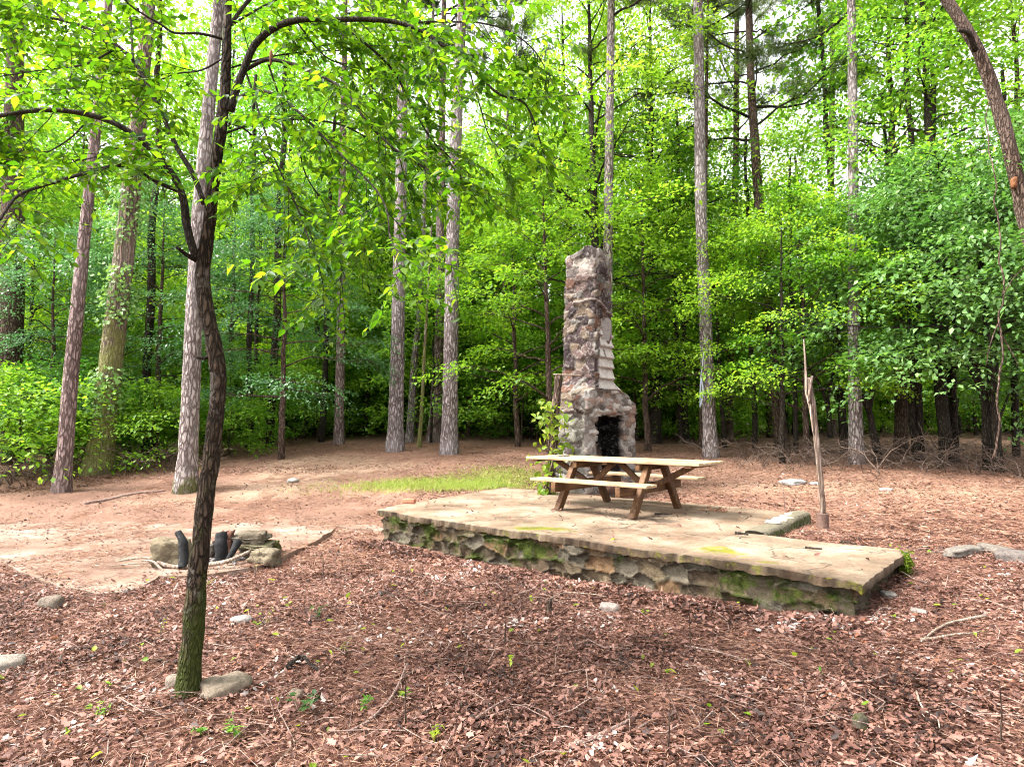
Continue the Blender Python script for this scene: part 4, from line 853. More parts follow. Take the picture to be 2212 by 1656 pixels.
for args in [(215, 1555, 34, 70, 'low ferny seedling clump left of the front tree foot', 'leaf_mid', 26, .05, True), (510, 1590, 55, 50, 'bright long leaved seedling right of the front tree foot', 'leaf_mid', 22, .07, True), (432, 1590, 30, 40, 'small bright seedling just below the front tree', 'leaf_mid', 14, .045), (238, 1490, 24, 34, 'pair of green leaves in the dark litter above the ferny clump', 'leaf_mid', 8, .04),
      (470, 1500, 20, 22, 'tiny green sprout beside the flat rock', 'leaf_mid', 6, .035), (650, 1530, 50, 90, 'sprawling dark green plant in the litter', 'leaf_dark', 30, .06), (690, 1345, 46, 44, 'dark bushy sprig below the middle of the leaves', 'leaf_dark', 20, .05), (1100, 1440, 34, 30, 'sprout with two bright yellow green leaves', 'leaf_yellow', 5, .055), (780, 1525, 40, 50, 'round leaved seedling left of the crooked stick', 'leaf_mid', 14, .05),
      (860, 1500, 30, 70, 'grassy green plant on the crooked stick', 'leaf_mid', 22, .055, True), (940, 1590, 36, 40, 'yellow green seedling near the bottom of the picture', 'leaf_yellow', 12, .05), (1440, 1445, 18, 28, 'yellowing lobed leaf sprout before the thick stick', 'leaf_yellow', 6, .07), (1330, 1255, 18, 16, 'single lime leaf against the wall foot', 'leaf_yellow', 3, .06), (1600, 1318, 20, 20, 'lime sprout in the leaves under the walkway wall', 'leaf_yellow', 5, .05), (1775, 1460, 14, 60, 'row of little round green leaves at the right', 'leaf_mid', 9, .035),
      (1150, 1310, 22, 24, 'yellow green sprout near the broken stub', 'leaf_yellow', 7, .045), (740, 1420, 40, 50, 'pale yellow wisp of a plant in the middle left litter', 'leaf_yellow', 16, .03, True), (440, 1268, 26, 60, 'yellow weed at the foot of the fire pit', 'leaf_yellow', 16, .04), (552, 1245, 70, 40, 'spindly yellow weed before the low squared stone', 'leaf_yellow', 20, .03, True), (570, 1370, 60, 50, 'dry yellowish weed right of the front tree', 'leaf_yellow', 14, .03, True), (345, 1380, 60, 40, 'dry yellowish weed left of the front tree', 'leaf_yellow', 14, .03, True),
      (1555, 1590, 22, 20, 'tiny sprout right of the thick pale stick', 'leaf_bright', 5, .035), (1395, 1330, 20, 24, 'yellow sprout beside the tall dead weed stem', 'leaf_yellow', 6, .04), (1620, 1430, 10, 20, 'little yellow leaf sprout in the right litter', 'leaf_yellow', 4, .05)]:
    seedling(*args)

# moss tuft hanging on the walkway corner
c = PL(-.03, 1.5, -.08); n = 500; P = c + (rng.normal(0, 1, (n, 1)) * .06) * Va + rng.normal(0, .05, (n, 1)) * np.array([0, 0, 1.]) + (rng.random((n, 1)) * -.08) * Ua; Lm = rng.uniform(.03, .07, n)
mb = MB(); add_leaves(mb, P, nrmz(rng.normal(0, .5, (n, 3)) + np.array([.5, -.4, -.6])), rng.normal(0, 1, (n, 3)), Lm, Lm * .3, 'rhomb'); tag(mb.build('moss', M['moss_fuzz']), kind='stuff')
# ------------------------------------------------------------------ front tree
fb = on_ground(405, 1500); fb[2] = float(floor_z(fb[0], fb[1])); fd = fb[1]
ft = thing('small_broadleaf_tree', 'small crooked dark tree with a mossy trunk and arching limbs close to the camera', 'tree', tuple(fb))
tp = [(404, 1520, 60), (408, 1470, 50), (418, 1350, 45), (428, 1230, 42), (438, 1130, 38), (455, 1000, 37), (466, 900, 35), (472, 820, 35), (462, 740, 35), (444, 660, 34), (438, 590, 33), (450, 500, 30), (460, 400, 28), (474, 300, 27), (487, 180, 24), (490, 80, 20), (494, -20, 17), (498, -170, 13), (510, -330, 7)]
P = smooth_path([at_y(x, y, fd) for x, y, _ in tp], 150); wv = np.interp(np.linspace(0, 1, 150), np.linspace(0, 1, len(tp)), [t[2] for t in tp])
# parametrise widths by height rather than index
hz = np.array([at_y(x, y, fd)[2] for x, y, _ in tp]); wv = np.interp(P[:, 2], hz, [t[2] for t in tp]) / FPX * fd / 2 * .92
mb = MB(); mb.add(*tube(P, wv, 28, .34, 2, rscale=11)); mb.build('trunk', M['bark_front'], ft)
LIMBS = [
 ([(428, 562), (422, 550), (405, 494), (390, 410), (350, 347), (300, 300), (260, 273), (187, 247), (117, 238), (0, 250), (-110, 275)], -.35, 18, 6, 1),
 ([(441, 440), (417, 377), (383, 320), (347, 240), (320, 187), (290, 133), (250, 97), (200, 67), (143, 47), (67, 33), (0, 40), (-90, 60)], .5, 12, 4, 1),
 ([(287, 131), (285, 90), (283, 50), (273, 0), (268, -80)], .35, 6, 4, .7), ([(143, 47), (112, 22), (87, 0), (40, -50)], .6, 5, 3, .7),
 ([(384, 413), (327, 387), (287, 362), (260, 357), (200, 370), (107, 397), (43, 420), (0, 473), (-50, 540)], -.7, 9, 4, 1),
 ([(498, 240), (510, 193), (530, 143), (550, 97), (583, 67), (627, 47), (670, 42), (737, 43), (770, 42), (870, 52), (920, 72), (970, 110), (1020, 147), (1054, 183), (1077, 203), (1130, 220), (1150, 253), (1168, 310)], -.2, 17, 3, 1.2),
 ([(880, 55), (900, 50), (970, 48), (1037, 50), (1104, 70), (1150, 105), (1190, 170)], .1, 5, 2.5, 1.5),
 ([(533, 150), (573, 130), (617, 135), (667, 153), (737, 190), (752, 205), (790, 260), (850, 320), (910, 358), (960, 385)], -.5, 9, 3, 1.1),
 ([(506, 215), (550, 197), (600, 207), (650, 247), (700, 297), (737, 335), (787, 383), (820, 420), (837, 460), (842, 513), (855, 560)], -.75, 7, 2.5, 1),
 ([(480, 290), (550, 267), (617, 258), (683, 260), (737, 270), (803, 303), (853, 327), (903, 353), (953, 367)], .5, 6, 2.5, 1),
 ([(700, 42), (740, 60), (787, 93), (847, 150), (890, 230), (937, 307), (977, 347), (1000, 390)], .4, 7, 3, 1.3),
 ([(533, 160), (567, 267), (593, 343), (633, 427), (665, 510), (690, 580)], -.6, 5, 2.5, .9), ([(480, 262), (530, 280), (567, 327), (600, 383), (633, 433), (677, 520)], .3, 4.5, 2.2, .9),
 ([(580, 140), (610, 227), (640, 300), (663, 383), (700, 440), (740, 520), (735, 610)], .35, 4.5, 2.2, 1),
 ([(485, 85), (433, 73), (373, 70), (347, 53), (283, 13), (240, -30)], -.5, 7, 3, .9),
 ([(492, 60), (560, -20), (680, -70), (820, -90), (960, -60)], .3, 9, 4, 1.2), ([(494, 20), (430, -60), (330, -110), (200, -120)], .6, 9, 4, 1),
 ([(1010, 140), (1040, 240), (1060, 300), (1090, 330)], .2, 3.5, 2, 1.6), ([(200, 248), (150, 300), (100, 330), (20, 350)], -.1, 4, 2, 1), ([(300, 300), (230, 330), (180, 345), (60, 330), (-40, 340)], .5, 4.5, 2.2, 1), ([(260, 100), (180, 140), (100, 150), (-30, 170)], -.3, 4.5, 2.2, 1),
 ([(492, 120), (440, 150), (380, 160), (300, 190), (220, 190)], .7, 4.5, 2, 1), ([(490, 60), (600, 0), (700, -20), (850, 0), (980, -10)], .7, 5, 2, 1.1), ([(640, 47), (700, 120), (760, 150), (860, 250)], .6, 4, 2, 1.1), ([(487, 150), (600, 120), (720, 110), (850, 120), (960, 180)], .8, 4.5, 2, 1.1), ([(300, 20), (200, -10), (100, -10), (-40, 0)], .2, 4, 2, 1)]
fl = MB(); tw = MB(); ftr = np.random.default_rng(21)
def twig_leaves(p0, dirn, length, mbl, mbt, r, lsz=.061, gap=.026, droop=.25, depth=0):
    n = 8; d = nrmz(np.asarray(dirn, float)); pts = [np.asarray(p0, float)]
    for i in range(n - 1):
        d = nrmz(d + np.array([0, 0, -droop * .12]) + ftr.normal(0, .06, 3)); pts.append(pts[-1] + d * length / (n - 1))
    pts = np.array(pts); mbt.add(*tube(pts, np.linspace(r, .0012, n), 5))
    m = max(3, int(length / gap)); t = np.linspace(.12, 1, m); f = t * (n - 1); i = np.minimum(f.astype(int), n - 2); Pp = pts[i] + (pts[i + 1] - pts[i]) * (f - i)[:, None]; T = nrmz(pts[i + 1] - pts[i])
    side = nrmz(np.cross(T, [0, 0, 1.])) * np.where(np.arange(m) % 2, 1, -1)[:, None]
    D = nrmz(T * .55 + side * ftr.uniform(.6, 1.1, (m, 1)) + np.array([0, 0, -.25]) + ftr.normal(0, .22, (m, 3)))
    Nn = nrmz(np.array([0, 0, 1.]) + ftr.normal(0, .5, (m, 3))); L = lsz * ftr.uniform(.55, 1.15, m)
    V, F, k = leaf_batch(Pp, D, Nn, L, L * ftr.uniform(.5, .62, m), 'fine', curl=ftr.uniform(-.05, .35, m), fold=ftr.uniform(.02, .25, m)[:, None]); mbl.add(V, F, np.repeat(np.clip(ftr.normal(.5, .27, m), 0, 1), k))
    if depth:
        for q in (2, 3, 5, 6)[: depth + 1]:
            dd = nrmz(d * .5 + side[0] * ftr.choice([-1, 1]) * .9 + ftr.normal(0, .3, 3)); twig_leaves(pts[q], dd, length * ftr.uniform(.4, .75), mbl, mbt, r * .6, lsz, gap, droop, 0)
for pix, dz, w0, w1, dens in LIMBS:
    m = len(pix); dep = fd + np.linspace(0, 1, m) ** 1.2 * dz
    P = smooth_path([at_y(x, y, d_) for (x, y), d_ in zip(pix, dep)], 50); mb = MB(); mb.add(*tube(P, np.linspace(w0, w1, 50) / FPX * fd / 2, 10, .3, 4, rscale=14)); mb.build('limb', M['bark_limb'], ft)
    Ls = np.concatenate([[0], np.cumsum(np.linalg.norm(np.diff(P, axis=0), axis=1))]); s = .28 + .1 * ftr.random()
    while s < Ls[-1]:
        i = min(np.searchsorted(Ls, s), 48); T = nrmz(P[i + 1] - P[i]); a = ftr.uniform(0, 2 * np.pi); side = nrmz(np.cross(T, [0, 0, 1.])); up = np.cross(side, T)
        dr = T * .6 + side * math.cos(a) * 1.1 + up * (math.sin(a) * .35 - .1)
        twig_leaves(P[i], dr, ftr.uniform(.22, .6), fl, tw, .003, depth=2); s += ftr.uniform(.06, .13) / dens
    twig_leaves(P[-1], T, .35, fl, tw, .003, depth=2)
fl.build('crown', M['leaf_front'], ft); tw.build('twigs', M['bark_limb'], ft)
mb = MB(); mb.add(*tube(smooth_path([at_y(424, 562, fd), at_y(400, 548, fd - .1), at_y(382, 534, fd - .18)], 10), np.linspace(.016, .009, 10), 8, .4, 8)); mb.build('stub', M['bark_limb'], ft)
mb = MB(); mb.add(*tube(smooth_path([at_y(452, 770, fd), at_y(438, 774, fd - .05), at_y(424, 772, fd - .08)], 8), np.linspace(.014, .007, 8), 8, .4, 9)); mb.build('stub', M['bark_limb'], ft)
log_hang = smooth_path([at_y(585, 108, fd - .05), at_y(586, 125, fd - .05), at_y(584, 142, fd - .05)], 8)
mb = MB(); mb.add(*tube(log_hang, [.005, .009, .012, .013, .012, .01, .007, .003], 8, .5, 3)); tag(mb.build('dead_leaf_curl', M['broken'], base=log_hang[0]), 'rusty brown curled dead leaf hanging from a limb of the front tree', 'dead leaf')

# ------------------------------------------------------------------ tree builders
def branch_path(r, p0, az, el0, el1, L, n=9, wob=.12):
    el = np.linspace(el0, el1, n - 1) + r.normal(0, wob, n - 1); a = az + np.cumsum(r.normal(0, wob, n - 1))
    d = np.stack([np.cos(el) * np.sin(a), np.cos(el) * np.cos(a), np.sin(el)], -1) * L / (n - 1)
    return np.vstack([p0, p0 + np.cumsum(d, 0)])
def spray(r, mb, c, ax, size, n, lsz, kind, flat=.22, drop=.12, rb=0.0, nt=.38):
    """a flat spray of leaves round c reaching along ax"""
    ax = nrmz(np.asarray(ax, float)); sd = nrmz(np.cross(ax, [0, 0, 1.])); up = np.cross(sd, ax)
    a = r.random(n) ** .8; b = r.uniform(-1, 1, n) * np.sqrt(np.clip(1 - (a - .45) ** 2 * 2.2, .05, 1)) * .62; h = r.normal(0, flat * .5, n)
    P = c + ax * (a * size)[:, None] + sd * (b * size)[:, None] + up * (h * size)[:, None] - np.array([0, 0, 1.]) * (drop * size * a ** 2 * 1.5)[:, None]
    D = nrmz(ax * .7 + sd * (b * 1.4)[:, None] + r.normal(0, .45, (n, 3)) + np.array([0, 0, -.3])); Nn = nrmz(np.array([0, 0, 1.]) + up * .4 + r.normal(0, nt, (n, 3)))
    L = lsz * r.uniform(.65, 1.25, n); add_leaves(mb, P, D, Nn, L, L * r.uniform(.5, .7, n), kind, rnd=np.clip(r.normal(.45 + rb, .27, n), 0, 1), fold=r.uniform(.0, .3, n)[:, None])
def make_broadleaf(seed, H, r0, z0, nb, reach, lsz, mat, bark_m, name='broadleaf_tree', kind='rhomb', per=34, spr=.8, lean=.02, el=(.7, .1), top_taper=.45, sub=5, flat=.2, wobble=.05, drop=.12):
    """one tree at the origin: trunk with limbs as one mesh, crown of leaf sprays as another"""
    r = np.random.default_rng(seed); n = 24; z = np.linspace(0, H * .97, n); wx = np.cumsum(r.normal(0, wobble, n)) * .35 + lean * z; wy = np.cumsum(r.normal(0, wobble, n)) * .35; wx -= wx[0]; wy -= wy[0]
    T = np.stack([wx, wy, z], -1); rad = r0 * np.clip(1 - z / H, .04, 1) ** .8; rad[0] *= 1.35; mt = MB(); ml = MB(); T2 = T.copy(); T2[0, 2] = -.4
    mt.add(*tube(T2, rad, 10, .25, seed))
    for i in range(nb):
        f = (i + r.random()) / nb; hz = z0 + (H * .97 - z0) * f ** .85; k = min(hz / (H * .97) * (n - 1), n - 1.01); k0 = int(k); p = T[k0] + (T[k0 + 1] - T[k0]) * (k - k0)
        prof = math.sin(math.pi * (.28 + .62 * f)) * (1 - top_taper * f); L = reach * prof * r.uniform(.65, 1.15); az = i * 2.39996 + r.normal(0, .4)
        b = branch_path(r, p, az, el[0] * (.6 + .8 * f) + r.normal(0, .1), el[1] * (1 if f < .7 else 4), L); br = rad[k0] * .42
        mt.add(*tube(b, np.linspace(br, br * .15, len(b)), 6, .2, seed + i))
        for s in range(sub):
            q = r.uniform(.3, 1.0) * 8; j = min(int(q), 7); c = b[j] + (b[j + 1] - b[j]) * (q - j); dirn = b[j + 1] - b[j]; a2 = math.atan2(dirn[0], dirn[1]) + r.uniform(-1.1, 1.1); sl = L * r.uniform(.16, .34) + .25
            sb = branch_path(r, c, a2, r.normal(.15, .15), r.normal(-.1, .1), sl, 5); mt.add(*tube(sb, np.linspace(br * .3, .006, 5), 4, 0, 0, False))
            rb = r.normal(0, .14)
            for e in (2, 4): spray(r, ml, sb[e], sb[e] - sb[e - 1] + r.normal(0, .06, 3) * sl, spr * r.uniform(.7, 1.25), per, lsz, kind, flat, drop, rb)
        spray(r, ml, b[-1], b[-1] - b[-2], spr * 1.1, per, lsz, kind, flat, drop)
    t = thing(name, None, 'tree'); mt.build('trunk', M[bark_m], t); ml.build('crown', M[mat], t)
    return t
def needle_mesh(r, mb, c, ax, n, ln, wd=.011, spread=.75):
    D = nrmz(np.asarray(ax) * .8 + r.normal(0, spread, (n, 3))); P = c + r.normal(0, .05, (n, 3)) + D * .02; L = ln * r.uniform(.7, 1.2, n)
    add_leaves(mb, P, D, r.normal(0, 1, (n, 3)), L, np.full(n, wd), 'needle', rnd=np.clip(r.normal(.4, .25, n), 0, 1), mat=1)
def pine_crown(seed, H0, H1, reach, nb, parts=None, tuft=26, ln=.2, wd=.012, leaned=lambda z: (0, 0)):
    r = np.random.default_rng(seed); mb = MB() if parts is None else parts
    for i in range(nb):
        f = (i + r.random()) / nb; z = H0 + (H1 - H0) * f; L = reach * (1 - .65 * f) * r.uniform(.55, 1.15); az = i * 2.39996 + r.normal(0, .5); lx, ly = leaned(z)
        b = branch_path(r, np.array([lx, ly, z]), az, .25 + .5 * f + r.normal(0, .15), r.normal(.35, .25), L, 8, .16); br = .045 * (1 - .6 * f) * (.5 + L / reach * .6)
        mb.add(*tube(b, np.linspace(br, .012, 8), 6, .3, seed), mat=0)
        for s in range(int(4 + L * 2.2)):
            q = r.uniform(2.2, 7); j = min(int(q), 6); c = b[j] + (b[j + 1] - b[j]) * (q - j); dv = b[j + 1] - b[j]; a2 = math.atan2(dv[0], dv[1]) + r.uniform(-1.2, 1.2); sb = branch_path(r, c, a2, r.normal(.2, .25), r.normal(.4, .3), r.uniform(.3, .8), 4)
            mb.add(*tube(sb, np.linspace(.013, .006, 4), 4, 0, 0, False), mat=0)
            for e in (1, 2, 3): needle_mesh(r, mb, sb[e], sb[e] - sb[e - 1], tuft, ln, wd)
        needle_mesh(r, mb, b[-1], b[-1] - b[-2], tuft * 2, ln, wd)
    return mb

# ------------------------------------------------------------------ pines standing in the clearing and along its edge (traced trunks)
def traced_trunk(pix, d, bark_m, name, label, cat='tree', top=21.0, dd=0.0, sides=18, crown=None, group=None, rough=.16, nr=70, flare=1.25):
    """pix: (px, py, width px) from the foot upwards; the trunk goes on above the frame to height top"""
    z = float(floor_z(at_y(pix[0][0], pix[0][1], d)[0], d)); pts = [at_y(x, y, d + dd * i / max(1, len(pix) - 1)) for i, (x, y, _) in enumerate(pix)]; pts[0][2] = z - .05
    rad = [w_ / FPX * d / 2 for _, _, w_ in pix]; pts = np.array(pts)
    if pts[-1][2] < top:
        t = pts[-1] - pts[-2]; t /= max(t[2], .1); k = top - pts[-1][2]; pts = np.vstack([pts, pts[-1] + t * k * .5, pts[-1] + t * k]); rad += [rad[-1] * .7, .03]
    P = smooth_path(pts, nr); h = np.interp(P[:, 2], pts[:, 2], rad); h[:3] *= np.array([flare, 1 + (flare - 1) * .5, 1 + (flare - 1) * .2]); P[0, 2] -= .3
    base = (pts[0][0], pts[0][1], z); t = thing(name, label, cat, base, 0, group); mb = MB(); mb.add(*tube(P, h, sides, rough, int(abs(pix[0][0])) + 3, rscale=5)); mb.build('trunk', M[bark_m], t)
    if crown:
        H0, reach, nb, ln, wd = crown; lx = lambda zz: (np.interp(zz, P[:, 2], P[:, 0]), np.interp(zz, P[:, 2], P[:, 1]))
        pine_crown(int(abs(pix[0][0])) + 7, H0, pts[-1][2], reach, nb, ln=ln, wd=wd, leaned=lx).build('crown', [M['bark_dark'], M['needle']], t)
    return t, P
PG = None
TR = {}
TR['a'] = traced_trunk([(14, 1000, 60), (18, 810, 50), (24, 680, 46), (26, 545, 44), (30, 300, 38)], 16.5, 'bark_brown', 'pine_tree', 'thick grey brown pine behind the bushes at the left picture edge', crown=(13, 3, 16, .22, .014), top=20)
TR['b'] = traced_trunk([(133, 1046, 34), (140, 985, 30), (150, 850, 29), (164, 700, 27), (179, 545, 24), (205, 300, 20), (232, 30, 16)], 12.8, 'bark_pink', 'pine_tree', 'slim pinkish pine with a lichened foot between left edge and vine grown trunk', crown=(13.5, 2.6, 14, .22, .014), top=18)
TR['c'] = traced_trunk([(212, 1002, 58), (222, 940, 50), (238, 800, 46), (256, 650, 43), (268, 550, 40), (290, 350, 36), (306, 180, 30)], 14.8, 'bark_vine', 'pine_tree', 'thick leaning pine grown over with yellow green vines', crown=(14, 3, 16, .22, .014), top=20)
TR['d'] = traced_trunk([(401, 1056, 47), (405, 1000, 40), (414, 800, 36), (423, 600, 33), (432, 450, 30), (450, 240, 27), (472, 20, 24)], 12.9, 'bark_moss', 'pine_tree', 'pale grey pine with mossy foot directly behind the front tree', crown=(14.5, 3, 16, .22, .014), top=20)
TR['e'] = traced_trunk([(732, 952, 22), (735, 800, 19), (737, 640, 17), (739, 430, 16), (742, 250, 14)], 20, 'bark_pink', 'pine_tree', 'slender reddish pine alone between front tree and the group of pines', crown=(15, 3, 16, .24, .02), top=21)
TR['f'] = traced_trunk([(822, 935, 17), (822, 860, 15), (823, 700, 14), (825, 480, 12)], 27, 'bark_brown', 'pine_tree', 'thin brown pine far behind, first from the left in the group of pines', crown=(15, 3, 14, .26, .03), top=21)
TR['g'] = traced_trunk([(853, 962, 37), (856, 880, 32), (859, 750, 30), (861, 640, 28), (864, 500, 27), (870, 200, 22)], 18.2, 'bark_pine', 'pine_tree', 'stout pine with a scarred foot, second in the group of pines', crown=(15, 3.2, 18, .24, .02), top=21)
TR['h'] = traced_trunk([(884, 950, 18), (889, 880, 16), (897, 760, 14), (905, 690, 13), (912, 540, 11)], 21, 'bark_pine', 'pine_tree', 'thin leaning grey pine just right of the stout scarred pine', crown=(15, 2.6, 12, .26, .024), top=19)
TR['i'] = traced_trunk([(905, 956, 10), (910, 900, 8), (915, 800, 7), (921, 690, 6), (926, 600, 4)], 19, 'bark_vine', 'sapling', 'thin mossy sapling stem among the group of pines', top=8)
TR['j'] = traced_trunk([(936, 946, 30), (940, 890, 25), (945, 800, 22), (949, 720, 20), (951, 480, 18), (955, 250, 15)], 21, 'bark_pink', 'pine_tree', 'reddish brown pine behind the palest trunk of the group', crown=(15, 3, 16, .26, .022), top=21)
TR['k'] = traced_trunk([(970, 972, 40), (971, 930, 35), (974, 750, 32), (977, 560, 30), (981, 400, 28), (988, 225, 25), (998, 30, 22)], 17.4, 'bark_pine', 'pine_tree', 'palest straight pine standing in front at the right of the group', crown=(15.5, 3.2, 18, .24, .02), top=21)
TR['l'] = traced_trunk([(1080, 932, 13), (1083, 800, 11), (1088, 650, 10), (1092, 500, 9), (1095, 350, 8)], 24, 'bark_pink', 'pine_tree', 'thin straight pine midway between the pale pine and the chimney', crown=(15, 2.6, 14, .26, .03), top=20)
TR['m'] = traced_trunk([(1306, 980, 28), (1309, 800, 24), (1313, 560, 21), (1316, 300, 19), (1320, 40, 17)], 16.5, 'bark_pine', 'pine_tree', 'pale tall pine rising directly behind the chimney top', crown=(12.3, 3.2, 20, .22, .016), top=20)
TR['n'] = traced_trunk([(1536, 986, 33), (1533, 930, 29), (1524, 700, 27), (1515, 480, 25), (1511, 250, 23), (1508, 20, 21)], 16.9, 'bark_pine', 'pine_tree', 'tall pale pine with a rope on its trunk behind the table end', crown=(13.6, 3, 16, .22, .016), top=20)
TR['o'] = traced_trunk([(1517, 960, 15), (1517, 850, 13), (1520, 650, 12), (1522, 500, 11)], 19, 'bark_brown', 'pine_tree', 'dark thin trunk half hidden behind the roped pine', crown=(14, 2.4, 10, .24, .02), top=17)
TR['p'] = traced_trunk([(1574, 945, 17), (1577, 800, 16), (1581, 640, 15), (1585, 500, 14), (1590, 320, 13), (1591, 130, 12)], 22, 'bark_brown', 'pine_tree', 'brown pine between the roped pine and the leaning dark pine', crown=(11.5, 3.2, 20, .26, .022), top=21)
TR['q'] = traced_trunk([(1692, 972, 30), (1680, 880, 26), (1666, 740, 23), (1655, 620, 22), (1641, 470, 20), (1630, 300, 19), (1623, 190, 17), (1617, 0, 15)], 18.5, 'bark_brown', 'pine_tree', 'dark pine leaning to its crown of needle boughs right of the roped pine', crown=(10.2, 3.6, 26, .25, .02), top=19)
TR['r'] = traced_trunk([(1850, 999, 32), (1849, 930, 28), (1846, 800, 26), (1844, 600, 22), (1843, 400, 21), (1841, 150, 19), (1839, 20, 17)], 15.4, 'bark_pine', 'pine_tree', 'pale straight pine behind the leaning pole', crown=(12.2, 3.2, 18, .22, .016), top=18)
TR['s'] = traced_trunk([(1797, 940, 18), (1796, 700, 16), (1795, 450, 14), (1797, 250, 13), (1798, 120, 11)], 26, 'bark_brown', 'pine_tree', 'distant grey pine against the sky left of the pale straight pine', crown=(16, 3, 16, .28, .028), top=22)
# rope on the pale pine
q = TR['n'][1]; k = int(np.argmin(np.abs(q[:, 2] - at_y(1520, 830, 16.9)[2]))); c = q[k]; mb = MB(); r0 = .2
mb.add(*tube(smooth_path([at_y(1521, 760, 16.9 - r0), at_y(1514, 815, 16.9 - r0), at_y(1512, 880, 16.9 - r0)], 12), .014, 6)); mb.add(*tube(smooth_path([at_y(1514, 815, 16.9 - r0), at_y(1519, 845, 16.9 - r0 - .03), at_y(1513, 878, 16.9 - r0)], 12), .02, 6))
tag(mb.build('rope', M['rope'], base=at_y(1514, 815, 16.9 - r0)), 'faded blue rope tied to the tall pale pine', 'rope')
# leaning tree at the right edge
lt, LP = traced_trunk([(2330, 1130, 38), (2290, 850, 33), (2248, 620, 31), (2212, 460, 29), (2168, 270, 27), (2105, 95, 24), (2041, -5, 22), (1985, -80, 19)], 10.5, 'bark_brown', 'leaning_tree', 'thick brown trunk leaning in from the upper right corner', top=11.2, sides=22, rough=.3)
mb = MB(); mb.add(*rock(at_y(2190, 395, 10.5 - .08), (.09, .1, .2), 5, sub=3)); mb.build('torn_wood', M['broken'], lt)
mb = MB(); mb.add(*tube(smooth_path([at_y(2107, 110, 10.4), at_y(2090, 70, 10.2), at_y(2070, 66, 10.1)], 8), np.linspace(.05, .03, 8), 8, .3)); mb.build('stub', M['bark_dark'], lt)
# hanging vine at the right
stv = smooth_path([at_y(2155, 1000, 9.6), at_y(2160, 800, 9.6), at_y(2165, 640, 9.7), at_y(2155, 500, 9.8), at_y(2150, 380, 10), at_y(2140, 290, 10.2), at_y(2120, 160, 10.4)], 50); mb = MB(); mb.add(*tube(stv + (np.stack([vnoise(stv, 3, i) for i in range(3)], -1) - .5) * .12, np.linspace(.016, .008, 50), 7, .3, 4))
for pq in ([(2165, 640), (2190, 600), (2215, 575)], [(2160, 690), (2140, 740), (2130, 790)], [(2162, 720), (2185, 760), (2200, 790)]): mb.add(*tube(smooth_path([at_y(x, y, 9.65) for x, y in pq], 14), np.linspace(.012, .006, 14), 6, .3, 6))
tag(mb.build('hanging_vine', M['bark_brown'], base=stv[0]), 'bare woody vine hanging down in front of the pale bushes at the right', 'vine')

# vines on the thick leaning pine
def vine_on(P, z0, z1, n, lsz, rr, lab, mat='leaf_pale'):
    r = np.random.default_rng(n); z = r.uniform(z0, z1, n) ; dens = vnoise(np.stack([z, z * 0, z * 0], -1), .9, 5, 2) > .42; z = z[dens]; n = len(z); a = r.uniform(-2.6, .6, n)
    x = np.interp(z, P[:, 2], P[:, 0]); y = np.interp(z, P[:, 2], P[:, 1]); rad = rr + np.abs(r.normal(0, .12, n)); Pp = np.stack([x + np.cos(a) * rad, y + np.sin(a) * rad, z], -1); out = np.stack([np.cos(a), np.sin(a), np.full(n, .3)], -1); D = nrmz(out * .4 + r.normal(0, .5, (n, 3)) + np.array([0, 0, -.6])); L = lsz * r.uniform(.6, 1.2, n)
    t = thing('climbing_vine', lab, 'vine', tuple(P[1])); ml = MB(); add_leaves(ml, Pp, D, nrmz(out + r.normal(0, .4, (n, 3))), L, L * .75, 'oval'); ml.build('leaves', M[mat], t); ms = MB()
    for k in range(4):
        zz = np.linspace(z0 - .6, z1, 30); aa = -1.2 + k * .5 + np.cumsum(r.normal(0, .12, 30)); ms.add(*tube(np.stack([np.interp(zz, P[:, 2], P[:, 0]) + np.cos(aa) * (rr - .04), np.interp(zz, P[:, 2], P[:, 1]) + np.sin(aa) * (rr - .04), zz], -1), .018, 5))
    ms.build('stem', M['twig'], t)
vine_on(TR['c'][1], .9, 8, 1500, .11, .27, 'yellow green creeper on the thick leaning pine')
# ------------------------------------------------------------------ the wood round the clearing
fz = lambda x, y: float(floor_z(x, y))
def place(first, used, px, d, sc, label, group, rz=None, cat='tree'):
    x = at_y(px, 900, d)[0]; rz = rng.random() * 6.28 if rz is None else rz
    loc = (x, d, fz(x, d) - .05)
    s3 = (sc * rng.uniform(.93, 1.07), sc * rng.uniform(.93, 1.07), sc * rng.uniform(.94, 1.06))
    if first.name not in used:
        used.add(first.name); first.location = loc; first.rotation_euler = (0, 0, rz); first.scale = s3; tag(first, label, cat, group); return first
    return dup(first, loc, rz, s3, label, group, cat)
used = set()
B = {}
# understorey at the clearing's edge, four habits
B['maple'] = make_broadleaf(11, 9.5, .11, 1.6, 30, 3.0, .125, 'leaf_bright', 'bark_brown', per=30, spr=.75)
B['maple2'] = make_broadleaf(12, 8.5, .09, 1.2, 28, 2.8, .12, 'leaf_bright', 'bark_brown', per=30, spr=.75)
B['beech'] = make_broadleaf(13, 7.5, .08, 1.3, 26, 3.2, .10, 'leaf_yellow' if 0 else 'leaf_bright', 'bark_dark', per=36, spr=.95, el=(.35, -.05), flat=.1)
B['horn'] = make_broadleaf(14, 7.0, .09, 1.9, 30, 3.4, .11, 'leaf_pale', 'bark_dark', per=42, spr=.95, el=(.5, -.25), flat=.12, drop=.3)
B['horn2'] = make_broadleaf(15, 6.4, .08, 1.7, 28, 3.2, .12, 'leaf_pale', 'bark_dark', per=42, spr=.95, el=(.5, -.3), flat=.12, drop=.35)
B['hem'] = make_broadleaf(16, 8.5, .1, 1.6, 34, 2.6, .085, 'leaf_blue', 'bark_brown', per=56, spr=.85, el=(.35, -.2), flat=.1, drop=.3)
